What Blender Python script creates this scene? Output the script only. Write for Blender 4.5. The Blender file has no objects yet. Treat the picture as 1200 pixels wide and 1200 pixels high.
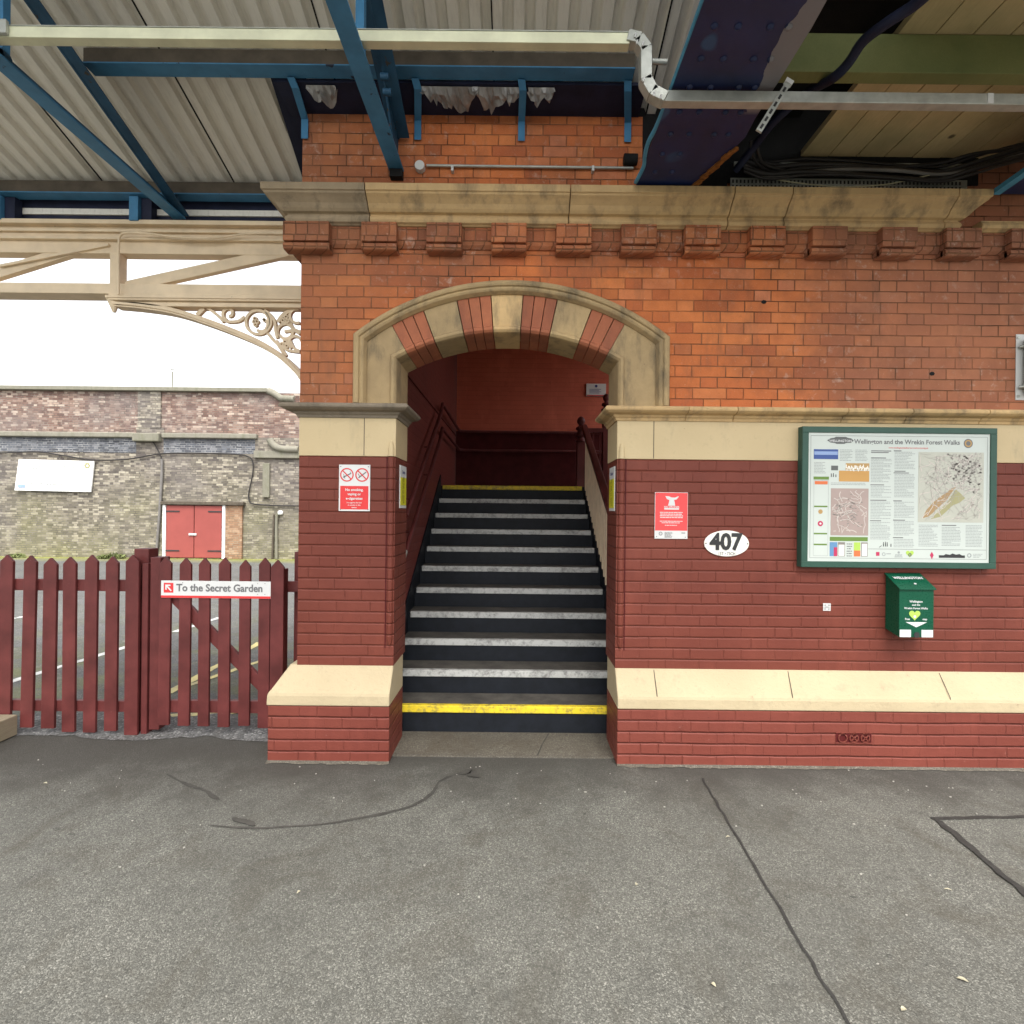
import bpy, bmesh, math, random
from mathutils import Vector, Matrix
random.seed(7)
S = bpy.context.scene
COL = S.collection
R = math.radians

# ------------------------------------------------------------------ camera
H = 1.68          # eye height
F = 600.0; CX = 606.0; ROLL = R(0.6)
cam_d = bpy.data.cameras.new("camera"); cam = bpy.data.objects.new("camera", cam_d); COL.objects.link(cam)
cam_d.sensor_width = 36; cam_d.lens = 18; cam_d.shift_x = -(CX-600)/1200.0
cam_d.clip_start = 0.05; cam_d.clip_end = 600
cam.location = (0, 0, H)
cam.rotation_euler = (Matrix.Rotation(R(90), 3, 'X') @ Matrix.Rotation(ROLL, 3, 'Z')).to_euler()
S.camera = cam
# ------------------------------------------------------------------ sky, sun, exposure
SUN_EL, SUN_AZ = 60, 172      # azimuth measured clockwise from +Y: behind the viewer, a little right
w = bpy.data.worlds.new("World"); S.world = w; w.use_nodes = True
nt = w.node_tree; bg = nt.nodes['Background']
sky = nt.nodes.new('ShaderNodeTexSky'); sky.sky_type = 'NISHITA'; sky.sun_disc = False
sky.sun_elevation = R(SUN_EL); sky.sun_rotation = R(SUN_AZ)
sky.air_density = 1.0; sky.dust_density = 3.0; sky.ozone_density = 0.6; sky.altitude = 50
hs = nt.nodes.new('ShaderNodeHueSaturation'); hs.inputs['Saturation'].default_value = 0.14
nt.links.new(sky.outputs[0], hs.inputs['Color']); nt.links.new(hs.outputs[0], bg.inputs[0])
bg.inputs[1].default_value = 0.14
sd = bpy.data.lights.new("sun", 'SUN'); sd.energy = 1.2; sd.angle = R(30); sd.color = (1, .96, .9)
so = bpy.data.objects.new("sun", sd); COL.objects.link(so); so.location = (-3, -6, 9)
az = R(SUN_AZ); el = R(SUN_EL)
dv = Vector((math.sin(az)*math.cos(el), math.cos(az)*math.cos(el), math.sin(el)))
so.rotation_euler = dv.to_track_quat('Z', 'Y').to_euler()
S.view_settings.view_transform = 'Standard'; S.view_settings.look = 'None'
S.view_settings.exposure = 1.78; S.view_settings.gamma = 1
S.render.engine = 'CYCLES'

# pixel of the 1200 px photograph -> point at depth Y
def W(px, py, Y):
    a = px-CX; b = py-600
    dx = a*math.cos(ROLL)+b*math.sin(ROLL); dy = -a*math.sin(ROLL)+b*math.cos(ROLL)
    return Vector((dx*Y/F, Y, H-dy*Y/F))
def G(px, py, z=0.0):
    a = px-CX; b = py-600
    dx = a*math.cos(ROLL)+b*math.sin(ROLL); dy = -a*math.sin(ROLL)+b*math.cos(ROLL)
    Y = (H-z)*F/dy
    return Vector((dx*Y/F, Y, z))

# ------------------------------------------------------------------ node helpers
class E:
    def __init__(s, m, sock): s.m = m; s.s = sock
    def _b(s, op, o, r=False):
        return s.m.math(op, o, s) if r else s.m.math(op, s, o)
    def __add__(s, o): return s._b('ADD', o)
    def __radd__(s, o): return s._b('ADD', o)
    def __sub__(s, o): return s._b('SUBTRACT', o)
    def __rsub__(s, o): return s._b('SUBTRACT', o, True)
    def __mul__(s, o): return s._b('MULTIPLY', o)
    def __rmul__(s, o): return s._b('MULTIPLY', o)
    def __truediv__(s, o): return s._b('DIVIDE', o)
class M:
    def __init__(s, name, rough=.8, metal=0.0, spec=.5):
        s.mat = bpy.data.materials.new(name); s.mat.use_nodes = True
        s.nt = s.mat.node_tree; s.bsdf = s.nt.nodes['Principled BSDF']
        s.bsdf.inputs['Roughness'].default_value = rough; s.bsdf.inputs['Metallic'].default_value = metal
        s.bsdf.inputs['Specular IOR Level'].default_value = spec
        s._pos = None
    def n(s, t): return s.nt.nodes.new(t)
    def put(s, sock, v):
        if isinstance(v, E): s.nt.links.new(v.s, sock)
        elif isinstance(v, tuple) and sock.type == 'RGBA': sock.default_value = (*v[:3], 1)
        else: sock.default_value = v
    def math(s, op, a, b=None, c=None):
        q = s.n('ShaderNodeMath'); q.operation = op
        s.put(q.inputs[0], a)
        if b is not None: s.put(q.inputs[1], b)
        if c is not None: s.put(q.inputs[2], c)
        return E(s, q.outputs[0])
    def pos(s):
        if s._pos is None:
            g = s.n('ShaderNodeNewGeometry'); s._pos = E(s, g.outputs['Position'])
            x = s.n('ShaderNodeSeparateXYZ'); s.nt.links.new(s._pos.s, x.inputs[0]); s._xyz = [E(s, o) for o in x.outputs]
        return s._pos
    def xyz(s): s.pos(); return s._xyz
    def vec(s, x, y, z=0.0):
        q = s.n('ShaderNodeCombineXYZ'); s.put(q.inputs[0], x); s.put(q.inputs[1], y); s.put(q.inputs[2], z); return E(s, q.outputs[0])
    def noise(s, scale, detail=4, rough=.55, v=None, stretch=None, dist=0):
        q = s.n('ShaderNodeTexNoise'); q.inputs['Scale'].default_value = scale
        q.inputs['Detail'].default_value = detail; q.inputs['Roughness'].default_value = rough; q.inputs['Distortion'].default_value = dist
        v = v or s.pos()
        if stretch:
            mp = s.n('ShaderNodeMapping'); mp.inputs['Scale'].default_value = stretch; s.nt.links.new(v.s, mp.inputs[0]); v = E(s, mp.outputs[0])
        s.nt.links.new(v.s, q.inputs['Vector']); return E(s, q.outputs['Fac'])
    def voro(s, scale, v=None, feature='F1', out='Distance', rnd=1.0):
        q = s.n('ShaderNodeTexVoronoi'); q.feature = feature; q.inputs['Scale'].default_value = scale
        q.inputs['Randomness'].default_value = rnd
        s.nt.links.new((v or s.pos()).s, q.inputs['Vector']); return E(s, q.outputs[out])
    def white(s, v, out='Value'):
        q = s.n('ShaderNodeTexWhiteNoise'); q.noise_dimensions = '3D'; s.nt.links.new(v.s, q.inputs['Vector']); return E(s, q.outputs[out])
    def rng(s, v, a, b, c=0.0, d=1.0, smooth=False):
        q = s.n('ShaderNodeMapRange'); q.clamp = True
        if smooth: q.interpolation_type = 'SMOOTHSTEP'
        s.put(q.inputs[0], v)
        for i, k in enumerate((a, b, c, d)): s.put(q.inputs[i+1], k)
        return E(s, q.outputs[0])
    def mix(s, f, a, b, mode='MIX'):
        q = s.n('ShaderNodeMix'); q.data_type = 'RGBA'; q.blend_type = mode; q.clamp_factor = True
        s.put(q.inputs[0], f); s.put(q.inputs[6], a); s.put(q.inputs[7], b)
        return E(s, q.outputs[2])
    def ramp(s, f, stops, interp='LINEAR'):
        q = s.n('ShaderNodeValToRGB'); cr = q.color_ramp; cr.interpolation = interp
        while len(cr.elements) < len(stops): cr.elements.new(.5)
        for e, (p, c) in zip(cr.elements, stops): e.position = p; e.color = (*c, 1)
        s.put(q.inputs[0], f); return E(s, q.outputs[0])
    def bump(s, h, strength=.5, dist=.01):
        q = s.n('ShaderNodeBump'); q.inputs['Strength'].default_value = strength; q.inputs['Distance'].default_value = dist
        s.nt.links.new(h.s, q.inputs['Height']); s.nt.links.new(q.outputs[0], s.bsdf.inputs['Normal'])
    def base(s, c): s.put(s.bsdf.inputs['Base Color'], c); return s
    def rough(s, r): s.put(s.bsdf.inputs['Roughness'], r); return s

def brick(name, ramp, mortar=(.30, .25, .19), course=.0747, st=.232, hd=.116, joint=.007, painted=None, strength=.8, dist=.006,
          stain=None, rough=.85, eps=.003, oz=0.0, wob=.006):
    m = M(name, rough)
    x, y, z = m.xyz()
    wn = m.noise(3.0, 3) - .5; wn2 = m.noise(18.0, 2) - .5
    u = x + y + wn*wob + wn2*.003 + 20.0
    zz = z + (m.noise(2.1, 2) - .5)*wob*1.4 + wn2*.002 + (5.0*course+oz)
    v = zz/course; row = m.math('FLOOR', v); fv = m.math('FRACT', v)
    par = m.math('MODULO', row, 2.0)
    P = st+hd
    uu = u + par*(P/2) + m.white(m.vec(row, 3.0))*.03
    cu = m.math('FLOOR', uu/P); fu = m.math('FRACT', uu/P)*P
    ish = m.math('GREATER_THAN', fu, st)
    du = m.math('MINIMUM', m.math('MINIMUM', fu, m.math('ABSOLUTE', fu-st)), P-fu)
    dvv = m.math('MINIMUM', fv, 1.0-fv)*course
    if painted:   # thick paint nearly fills some of the upright joints
        du = du + m.rng(m.white(m.vec(cu*2.0+ish, row, 7.0)), .1, .7, 0.001, .007)
    d = m.math('MINIMUM', du, dvv)
    d = d + (m.noise(34, 4, .7) - .5)*(.006 if painted else .003)
    mask = m.rng(d, joint/2-eps*.4, joint/2+eps, 0, 1, True)
    soft = m.rng(d, 0, .011, 0, 1, True); thin = m.rng(d, .0003, .0028, 0, 1, True)
    idv = m.vec(cu*2.0+ish, row, 1.0)
    rv = m.white(idv); rv2 = m.white(m.vec(cu*2.0+ish, row, 9.0))
    fine = m.noise(120, 3, .7); mid = m.noise(9, 4)
    if painted:
        c = m.mix(m.rng(m.noise(1.3, 5), .35, .7), painted[0], painted[1])
        c = m.mix(m.rng(m.noise(26, 4, .7), .68, .74)*.4, c, (.34, .17, .14))
        c = m.mix(thin*.55+.45, tuple(k*.40 for k in painted[0]), c)
        c = m.mix(m.rng(m.noise(5, 6, .7, stretch=(1, 1, .3)), .52, .72)*.35, c, tuple(k*1.45 for k in painted[1]))
        c = m.mix(m.rng(m.noise(11, 6, .75), .60, .70)*.4, c, tuple(k*.6 for k in painted[0]))
        c = m.mix(m.rng(m.noise(48, 3, .6), .72, .745)*.8, c, (.03, .012, .010))
        c = m.mix(m.rng(rv, 0, 1, 0, .10), c, (.12, .03, .025))
        h = soft*.75 + thin*.3 + fine*.14 + mid*.7 + rv2*.30
    else:
        c = m.ramp(rv, ramp)
        c = m.mix(m.rng(mid, .3, .75)*.45, c, tuple(k*.6 for k in ramp[0][1]))
        c = m.mix(m.rng(rv2, .80, .92)*.36, c, tuple(k*.55 for k in ramp[0][1]))
        c = m.mix(m.rng(m.noise(45, 5, .75), .58, .72)*.4, c, tuple(k*.45 for k in ramp[1][1]))
        c = m.mix(m.rng(fine, .55, .8)*.35, c, (.55, .38, .26))
        if stain: c = stain(m, c, x, z)
        vis = m.rng(m.noise(3.3, 5, .65), .36, .60, .30, 1.0)
        c = m.mix(1.0-(1.0-mask)*vis, m.mix(m.rng(m.noise(2.6, 4), .40, .60), mortar, tuple(k*.38 for k in mortar)), c)
        h = mask*1.0 + fine*.28 + mid*.3 + rv2*.35
    m.base(c); m.bump(h, strength, dist)
    m.bsdf.inputs['Specular IOR Level'].default_value = .18
    return m.mat

def paint(name, col, var=.12, rough=.5, scale=6, bumpy=.25, chips=None, spec=.25, metal=0):
    m = M(name, rough, metal, spec)
    n1 = m.noise(scale, 5); n2 = m.noise(90, 3, .7)
    c = m.mix(m.rng(n1, .3, .7), tuple(k*(1-var) for k in col), tuple(min(1, k*(1+var)) for k in col))
    if chips: c = m.mix(m.rng(m.noise(chips[1], 6, .65), chips[2], chips[2]+.02), c, chips[0])
    m.base(c); m.rough(m.rng(n2, .2, .8, rough-.1, rough+.12)); m.bump(n1*.6+n2*.4, bumpy, .002)
    return m.mat
def stone(name, a, b, dark, amount=.5, rough=.85):
    m = M(name, rough)
    x, y, z = m.xyz()
    n1 = m.noise(3.5, 6, .62); n2 = m.noise(22, 5, .7); n3 = m.noise(160, 3, .7)
    streak = m.noise(7, 5, .65, stretch=(1, 1, .35))
    c = m.mix(m.rng(n1, .3, .7), a, b)
    c = m.mix(m.rng(n2, .45, .75)*.4, c, tuple(k*.6 for k in a))
    c = m.mix(m.rng(streak, .5, .72)*amount, c, dark)
    c = m.mix(m.rng(n3, .62, .75)*.3, c, (.6, .52, .38))
    c = m.mix(m.rng(m.noise(55, 4, .6), .70, .73)*.7, c, tuple(k*.25 for k in a))
    oi = m.n('ShaderNodeObjectInfo'); c = m.mix(m.rng(E(m, oi.outputs['Random']), 0, 1, 0, .22), c, dark)
    m.base(c); m.bump(n1*.4+n2*.5+n3*.3, .5, .006); return m.mat

MT = {}
UP = [(0, (.46, .128, .050)), (.25, (.53, .155, .054)), (.6, (.59, .178, .058)), (.85, (.65, .215, .072)), (1, (.56, .20, .10))]
def upper_stain(m, c, x, z):
    # soot on the courses, paler limy patches towards the right hand end, browner bricks on the left pier
    left = m.rng(x, -1.45, -.6, 1, 0, True)
    c = m.mix(left*.55, c, (.23, .11, .062))
    right = m.rng(x + (m.noise(1.5, 4)-.5)*1.2, 1.5, 2.6, 0, 1, True)
    c = m.mix(right*.62, c, (.30, .145, .095))
    c = m.mix(m.rng(m.noise(2.2, 6, .65), .46, .70)*.62, c, (.20, .085, .050))
    c = m.mix(m.rng(m.noise(5.5, 6, .7, stretch=(1, 1, .28)), .55, .72)*.55, c, (.16, .085, .055))
    c = m.mix(m.rng(m.noise(30, 5, .75), .62, .72)*.5, c, (.62, .40, .28))
    c = m.mix(m.rng(m.noise(14, 5, .7), .56, .68)*m.rng(m.noise(1.1, 3), .42, .6)*.5, c, (.55, .43, .35))
    c = m.mix(m.rng(m.noise(1.6, 5, .6, stretch=(1, 1, .5)), .52, .66)*m.rng(z, 2.9, 3.6, .3, 1)*.5, c, (.15, .07, .045))
    return c
MT['brick_up'] = brick('orange_brick', UP, (.22, .105, .055), stain=upper_stain, joint=.0042, dist=.006)
MT['brick_corbel'] = brick('corbel_brick', [(0, (.34, .11, .052)), (.5, (.48, .16, .066)), (1, (.54, .20, .085))], (.24, .115, .06), st=.078, hd=.078, joint=.005, stain=upper_stain)
MAR = ((.130, .033, .022), (.172, .046, .030))
MT['brick_mar'] = brick('maroon_painted_brick', UP, painted=MAR, course=.0758, joint=.008, rough=.52, strength=.85, dist=.007, eps=.004)
MT['brick_plinth'] = brick('maroon_plinth_brick', UP, painted=((.148, .037, .026), (.184, .049, .034)), course=.0758, joint=.007, rough=.5, strength=.9, dist=.008, eps=.005, wob=.010)
MT['maroon'] = paint('maroon_gloss_paint', (.108, .026, .024), .3, .42, 5, .35, ((.30, .20, .17), 55, .725))
MT['maroon_wall'] = brick('maroon_inner_wall', UP, painted=((.52, .125, .075), (.58, .15, .09)), course=.0758, joint=.006, rough=.55, strength=.5, dist=.004)
MT['maroon_shaded'] = brick('maroon_shaded_wall', UP, painted=((.16, .036, .028), (.20, .046, .034)), course=.0758, joint=.006, rough=.5, strength=.5, dist=.004)  # inner wall paint with the left wall's shade put into its colour
MT['maroon_dark'] = paint('dark_maroon_dado', (.070, .012, .012), .2, .5, 8, .25, spec=.08)
m = M('cream_masonry_paint', .55, spec=.2); n1 = m.noise(3, 5); n2 = m.noise(12, 6, .75); n3 = m.noise(6, 5, .7, stretch=(1, 1, .3))
c = m.mix(m.rng(n1, .3, .7), (.50, .39, .225), (.55, .435, .255)); c = m.mix(m.rng(n2, .56, .72)*.45, c, (.36, .28, .165)); c = m.mix(m.rng(n3, .56, .70)*.4, c, (.33, .27, .18))
c = m.mix(m.rng(m.noise(40, 4, .7), .70, .73)*.7, c, (.22, .13, .08)); m.base(c); m.bump(n1*.8+n2*.6+m.noise(70, 3)*.15, .5, .006); MT['cream'] = m.mat
m = M('cream_plinth_paint', .6, spec=.15); n1 = m.noise(2.5, 5); n2 = m.noise(10, 6, .75)
c = m.mix(m.rng(n1, .3, .7), (.40, .325, .205), (.45, .37, .235)); c = m.mix(m.rng(n2, .54, .72)*.5, c, (.29, .235, .155)); c = m.mix(m.rng(m.noise(24, 6, .75), .62, .72)*.5, c, (.22, .185, .13))
c = m.mix(m.rng(m.noise(40, 4, .7), .69, .72)*.7, c, (.20, .11, .075)); m.base(c); m.bump(n1*1.2+n2*.9+m.noise(70, 3)*.2, .7, .008); MT['cream_plinth'] = m.mat
MT['stone'] = stone('buff_sandstone', (.70, .475, .225), (.54, .36, .17), (.10, .082, .055), .75)
MT['stone_grey'] = stone('sooty_sandstone', (.42, .32, .20), (.28, .215, .135), (.07, .06, .045), .75)
MT['stone_dark'] = stone('grimy_impost_stone', (.27, .22, .16), (.19, .155, .11), (.07, .06, .045), .6)
MT['stone_arch'] = stone('arch_sandstone', (.50, .355, .175), (.36, .255, .13), (.10, .080, .052), .85)
MT['brick_vou'] = stone('red_voussoir_brick', (.44, .145, .066), (.32, .10, .05), (.12, .045, .03), .5)
MT['step'] = None
def speck(name, cols, scale=260, patch=1.2, rough=.9, bumpd=.004, extra=None):
    m = M(name, rough)
    x, y, z = m.xyz()
    v1 = m.voro(scale, out='Color'); sp = m.n('ShaderNodeSeparateColor'); m.nt.links.new(v1.s, sp.inputs[0]); g = E(m, sp.outputs[0])
    dist = m.voro(scale)
    n1 = m.noise(patch, 6, .62); n2 = m.noise(7, 6, .7); n3 = m.noise(38, 4, .7)
    c = m.ramp(g, [(0, cols[0]), (.5, cols[1]), (.85, cols[2]), (1, cols[3])])
    c = m.mix(m.rng(n1, .35, .65)*.50, c, cols[0]); c = m.mix(m.rng(n2, .5, .75)*.42, c, tuple(k*.6 for k in cols[0]))
    c = m.mix(m.rng(m.noise(2.6, 7, .7, dist=.8), .50, .68)*.60, c, tuple(k*q for k, q in zip(cols[0], (.85, .75, .62))))
    c = m.mix(m.rng(m.noise(17, 3, .7), .64, .70)*.5, c, tuple(k*.35 for k in cols[0]))
    c = m.mix(m.rng(n3, .5, .8)*.3, c, cols[2])
    if extra: c = extra(m, c, x, y)
    m.base(c); m.bump((1.0-dist)*.6+g*.5+n3*.5+n2*.8, .7, bumpd); return m.mat
def foot_dirt_shade(m, c, x, y):
    d = m.rng(y + (m.noise(2.2, 6, .7)-.5)*1.3, 2.75, 3.5, 0, 1, True)      # grime plus painted shade along the foot of the wall
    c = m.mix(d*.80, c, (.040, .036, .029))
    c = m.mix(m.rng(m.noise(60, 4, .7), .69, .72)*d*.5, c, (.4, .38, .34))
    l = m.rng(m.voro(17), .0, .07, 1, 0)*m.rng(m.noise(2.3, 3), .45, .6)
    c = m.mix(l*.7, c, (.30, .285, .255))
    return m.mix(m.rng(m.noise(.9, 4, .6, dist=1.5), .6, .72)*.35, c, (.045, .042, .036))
MT['asphalt'] = speck('grey_asphalt', [(.058, .057, .048), (.098, .096, .082), (.148, .145, .125), (.25, .245, .212)], 210, 1.1, .88, .005, foot_dirt_shade)
def park_extra(m, c, x, y):
    mo = m.rng(m.noise(1.3, 6, .7), .46, .64)*m.rng(y + (m.noise(.8, 3)-.5)*3, 4.2, 9.5, 1, .12, True)
    c = m.mix(mo*.55, c, (.16, .17, .05))
    c = m.mix(m.rng(m.noise(9, 5, .7), .6, .72)*.5, c, (.30, .27, .22))
    return m.mix(m.rng(y+(m.noise(1.4, 4)-.5)*1.2, 15.9, 16.9, 0, 1)*.8, c, (.20, .20, .055))
MT['carpark'] = speck('car_park_asphalt', [(.065, .065, .063), (.10, .10, .097), (.14, .14, .135), (.26, .25, .235)], 130, .5, .88, .006, park_extra)
MT['grit'] = speck('loose_grit', [(.07, .068, .065), (.12, .117, .113), (.18, .178, .172), (.36, .35, .33)], 75, 2.0, .9, .012)
MT['concrete'] = speck('worn_concrete', [(.07, .06, .045), (.105, .092, .072), (.135, .12, .092), (.19, .175, .145)], 160, 2.5, .85, .003)
MT['tar'] = paint('bitumen', (.030, .029, .027), .25, .6, 30, .6)
MT['tar_stain'] = paint('dark_stain', (.052, .049, .043), .25, .8, 12, .6)
MT['fleck'] = paint('pale_fleck', (.30, .285, .25), .2, .8)
MT['leaf_pale'] = paint('pale_dry_leaf', (.34, .31, .22), .2, .7)
MT['black'] = paint('black_step_paint', (.008, .010, .014), .3, .55, 14, .4, ((.22, .22, .21), 55, .755))
m = M('worn_tread', .8); n = m.noise(5, 6, .7)
m.base(m.mix(m.rng(n, .35, .65), (.045, .040, .034), (.10, .09, .075))); m.bump(m.noise(70, 4), .4, .003); MT['tread'] = m.mat
def worn(name, col, dark):
    m = M(name, .6); n = m.noise(24, 6, .75); n2 = m.noise(4, 4)
    c = m.mix(m.rng(n*.75+n2*.35, .53, .68), col, dark)
    m.base(m.mix(m.rng(n2, .4, .7)*.3, c, tuple(k*.65 for k in col))); m.bump(n, .4, .002); return m.mat
MT['nose_w'] = worn('worn_white_nosing', (.50, .50, .47), (.17, .165, .155))
MT['nose_y'] = worn('worn_yellow_nosing', (.75, .56, .02), (.20, .16, .06))
MT['blue'] = paint('blue_steel_paint', (.055, .19, .34), .18, .45, 7, .3, ((.022, .035, .06), 9, .66))
MT['blue_dark'] = paint('grubby_blue_paint', (.022, .070, .125), .25, .5, 7, .4, ((.05, .04, .03), 12, .62))
MT['light_blue'] = paint('light_blue_paint', (.07, .26, .40), .15, .45, 12, .3, ((.10, .11, .12), 30, .66))
MT['timber_brown'] = paint('brown_timber', (.085, .070, .052), .25, .8, 9, .5)
def navy():
    m = M('navy_steel', .5); x, y, z = m.xyz()
    n1 = m.noise(1.8, 4); c = m.mix(m.rng(m.noise(5, 5), .3, .7), (.004, .011, .052), (.008, .020, .090))
    pr = m.rng(x*1.0 - 1.0 + (n1-.5)*.34 + (m.noise(9, 4)-.5)*.06, .155, .165)*m.rng(y, 2.25, 3.0, 1, .0)   # primer patch along one edge
    c = m.mix(m.rng(pr, .35, .4)*.9, c, (.21, .20, .21))
    lb = m.rng(m.noise(3.1, 1), .60, .63)*m.rng(x, .85, 1.0, 1, 0); c = m.mix(lb*.85, c, (.018, .08, .19))
    m.base(c); m.bump(m.noise(60, 4)*.5+m.noise(8, 4), .4, .004); return m.mat
MT['navy'] = navy()
MT['navy_board'] = paint('navy_board', (.014, .018, .042), .3, .6, 7, .5)
MT['rust'] = paint('rust', (.22, .085, .02), .35, .9, 20, .7)
MT['foil'] = paint('torn_foil', (.30, .29, .28), .3, .42, 12, .6, metal=.3)
def sheet():
    m = M('cream_grey_steel_sheet', .55); x, y, z = m.xyz()
    n1 = m.noise(1.1, 5); n2 = m.noise(14, 5, .7, stretch=(3, .35, 1))
    c = m.mix(m.rng(n1, .3, .7), (.70, .67, .59), (.80, .77, .69))
    c = m.mix(m.rng(n2, .5, .8)*.35, c, (.24, .21, .17)); m.base(c); m.bump(n1, .1, .004); return m.mat
MT['sheet'] = sheet()
MT['gap'] = paint('lap_and_void_black', (.012, .012, .012), .2, .9)
MT['galv'] = paint('galvanised_steel', (.40, .41, .37), .18, .45, 14, .3, metal=.45)
MT['galv_warm'] = paint('galvanised_trunking', (.66, .66, .47), .14, .45, 6, .3, metal=.3)
MT['cable'] = paint('black_cable', (.030, .027, .026), .2, .45)
MT['cable_grey'] = paint('grey_cable', (.16, .15, .14), .2, .5)
MT['cable_buff'] = paint('buff_cable', (.45, .42, .28), .2, .5)
def plank(name, a, b, green=0):
    m = M(name, .75); oi = m.n('ShaderNodeObjectInfo'); rnd = E(m, oi.outputs['Random'])
    g = m.noise(16, 6, .65, stretch=(7, .45, 7), dist=1.2); g2 = m.noise(2.2, 5)
    c = m.mix(m.rng(g, .3, .7), a, b); c = m.mix(m.rng(rnd, 0, 1, 0, .5), c, tuple(k*.55 for k in a))
    c = m.mix(m.rng(g2, .45, .7)*(.5 if not green else .7), c, (.20, .19, .08) if not green else (.10, .13, .04))
    c = m.mix(m.rng(m.voro(3.1), .05, .08, 1, 0)*.8, c, (.03, .02, .012))
    m.base(c); m.bump(g, .4, .004); return m.mat
MT['plank'] = plank('bare_timber_plank', (.68, .52, .27), (.54, .40, .20))
MT['plank_dark'] = plank('algae_timber', (.050, .055, .022), (.035, .036, .018), 1)
MT['beam_green'] = plank('green_stained_timber', (.26, .28, .10), (.19, .21, .07), 1)
MT['sleeper'] = plank('weathered_sleeper', (.34, .28, .19), (.22, .17, .11))
MT['iron_cream'] = paint('cream_ironwork_paint', (.72, .58, .40), .10, .5, 7, .3, ((.30, .24, .17), 22, .70))
MT['iron_shade'] = MT['iron_cream']
def farstain(m, c, x, z):
    c = m.mix(m.rng(m.noise(.5, 6, .65), .45, .66)*.6, c, (.16, .14, .135))
    c = m.mix(m.rng(z+(m.noise(.4, 4)-.5)*3, .2, 3.0, 1, 0)*m.rng(m.noise(.35, 4), .42, .6)*.55, c, (.21, .205, .085))
    return m.mix(m.rng(m.noise(3.5, 6, .7), .6, .68)*.5, c, (.36, .33, .28))
MT['far_up'] = brick('far_red_brick', [(0, (.13, .075, .062)), (.35, (.20, .125, .10)), (.7, (.31, .215, .17)), (1, (.50, .41, .33))], (.22, .19, .165), joint=.016, strength=.4, stain=farstain, wob=.03)
MT['far_low'] = brick('far_yellow_brick', [(0, (.09, .078, .07)), (.3, (.155, .138, .11)), (.65, (.26, .23, .18)), (1, (.44, .40, .31))], (.20, .18, .16), joint=.016, strength=.4, stain=farstain, wob=.03)
MT['far_blue'] = brick('far_blue_brick', [(0, (.06, .066, .08)), (.6, (.12, .13, .15)), (1, (.20, .205, .22))], (.34, .34, .33), joint=.018, st=.23, hd=.115, strength=.4, wob=.02)
MT['far_orange'] = brick('far_orange_brick', [(0, (.22, .12, .075)), (.6, (.33, .20, .12)), (1, (.42, .30, .20))], (.30, .26, .19), joint=.014, strength=.4)
MT['far_stone'] = stone('mossy_stone', (.23, .215, .17), (.18, .168, .135), (.11, .115, .06), .6)
MT['door_red'] = paint('red_door_paint', (.27, .066, .056), .06, .5, 3)
MT['white'] = paint('white_panel', (.62, .62, .60), .03, .4, 5, .05)
MT['white_far'] = paint('bleached_white_panel', (.80, .80, .78), .02, .5, 5, .05)
MT['white_worn'] = worn('faded_white_line', (.60, .60, .57), (.30, .30, .28))
MT['yellow_worn'] = worn('faded_yellow_line', (.58, .50, .20), (.34, .31, .20))
MT['poster'] = paint('poster_paper', (.52, .56, .515), .02, .35, 3, .03)
MT['green_frame'] = paint('green_frame_paint', (.032, .080, .058), .08, .35, 9, .1)
MT['green_box'] = paint('green_box_paint', (.005, .070, .036), .10, .3, 6, .15)
def flat(name, c, rough=.45): MT[name] = paint(name, c, .04, rough, 8, .03)
for nm, c in dict(sign_red=(.62, .045, .045), sign_red_b=(.72, .075, .075), ink=(.035, .035, .035), ink_grey=(.15, .15, .15), text_grey=(.30, .32, .31), text_light=(.55, .58, .56),
                  pale_text=(.33, .34, .33), yellow=(.62, .58, .03), caution_blue=(.06, .07, .22), orange_print=(.50, .28, .09), brown_print=(.42, .27, .11), map_pink=(.36, .28, .25),
                  map_pale=(.45, .45, .38), map_road=(.56, .50, .45), map_grey=(.22, .20, .18), map_town=(.36, .335, .30), map_green=(.34, .32, .17), map_brown=(.36, .24, .12), lime=(.38, .55, .10),
                  blue_print=(.05, .09, .26), blue_pale=(.25, .34, .55), print_green=(.13, .22, .05), orange_red=(.62, .16, .06), magenta=(.45, .04, .10), hood_grey=(.11, .115, .11), off_white=(.80, .78, .70), sky_print=(.12, .25, .42), silver=(.55, .55, .53)).items(): flat(nm, c)

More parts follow.
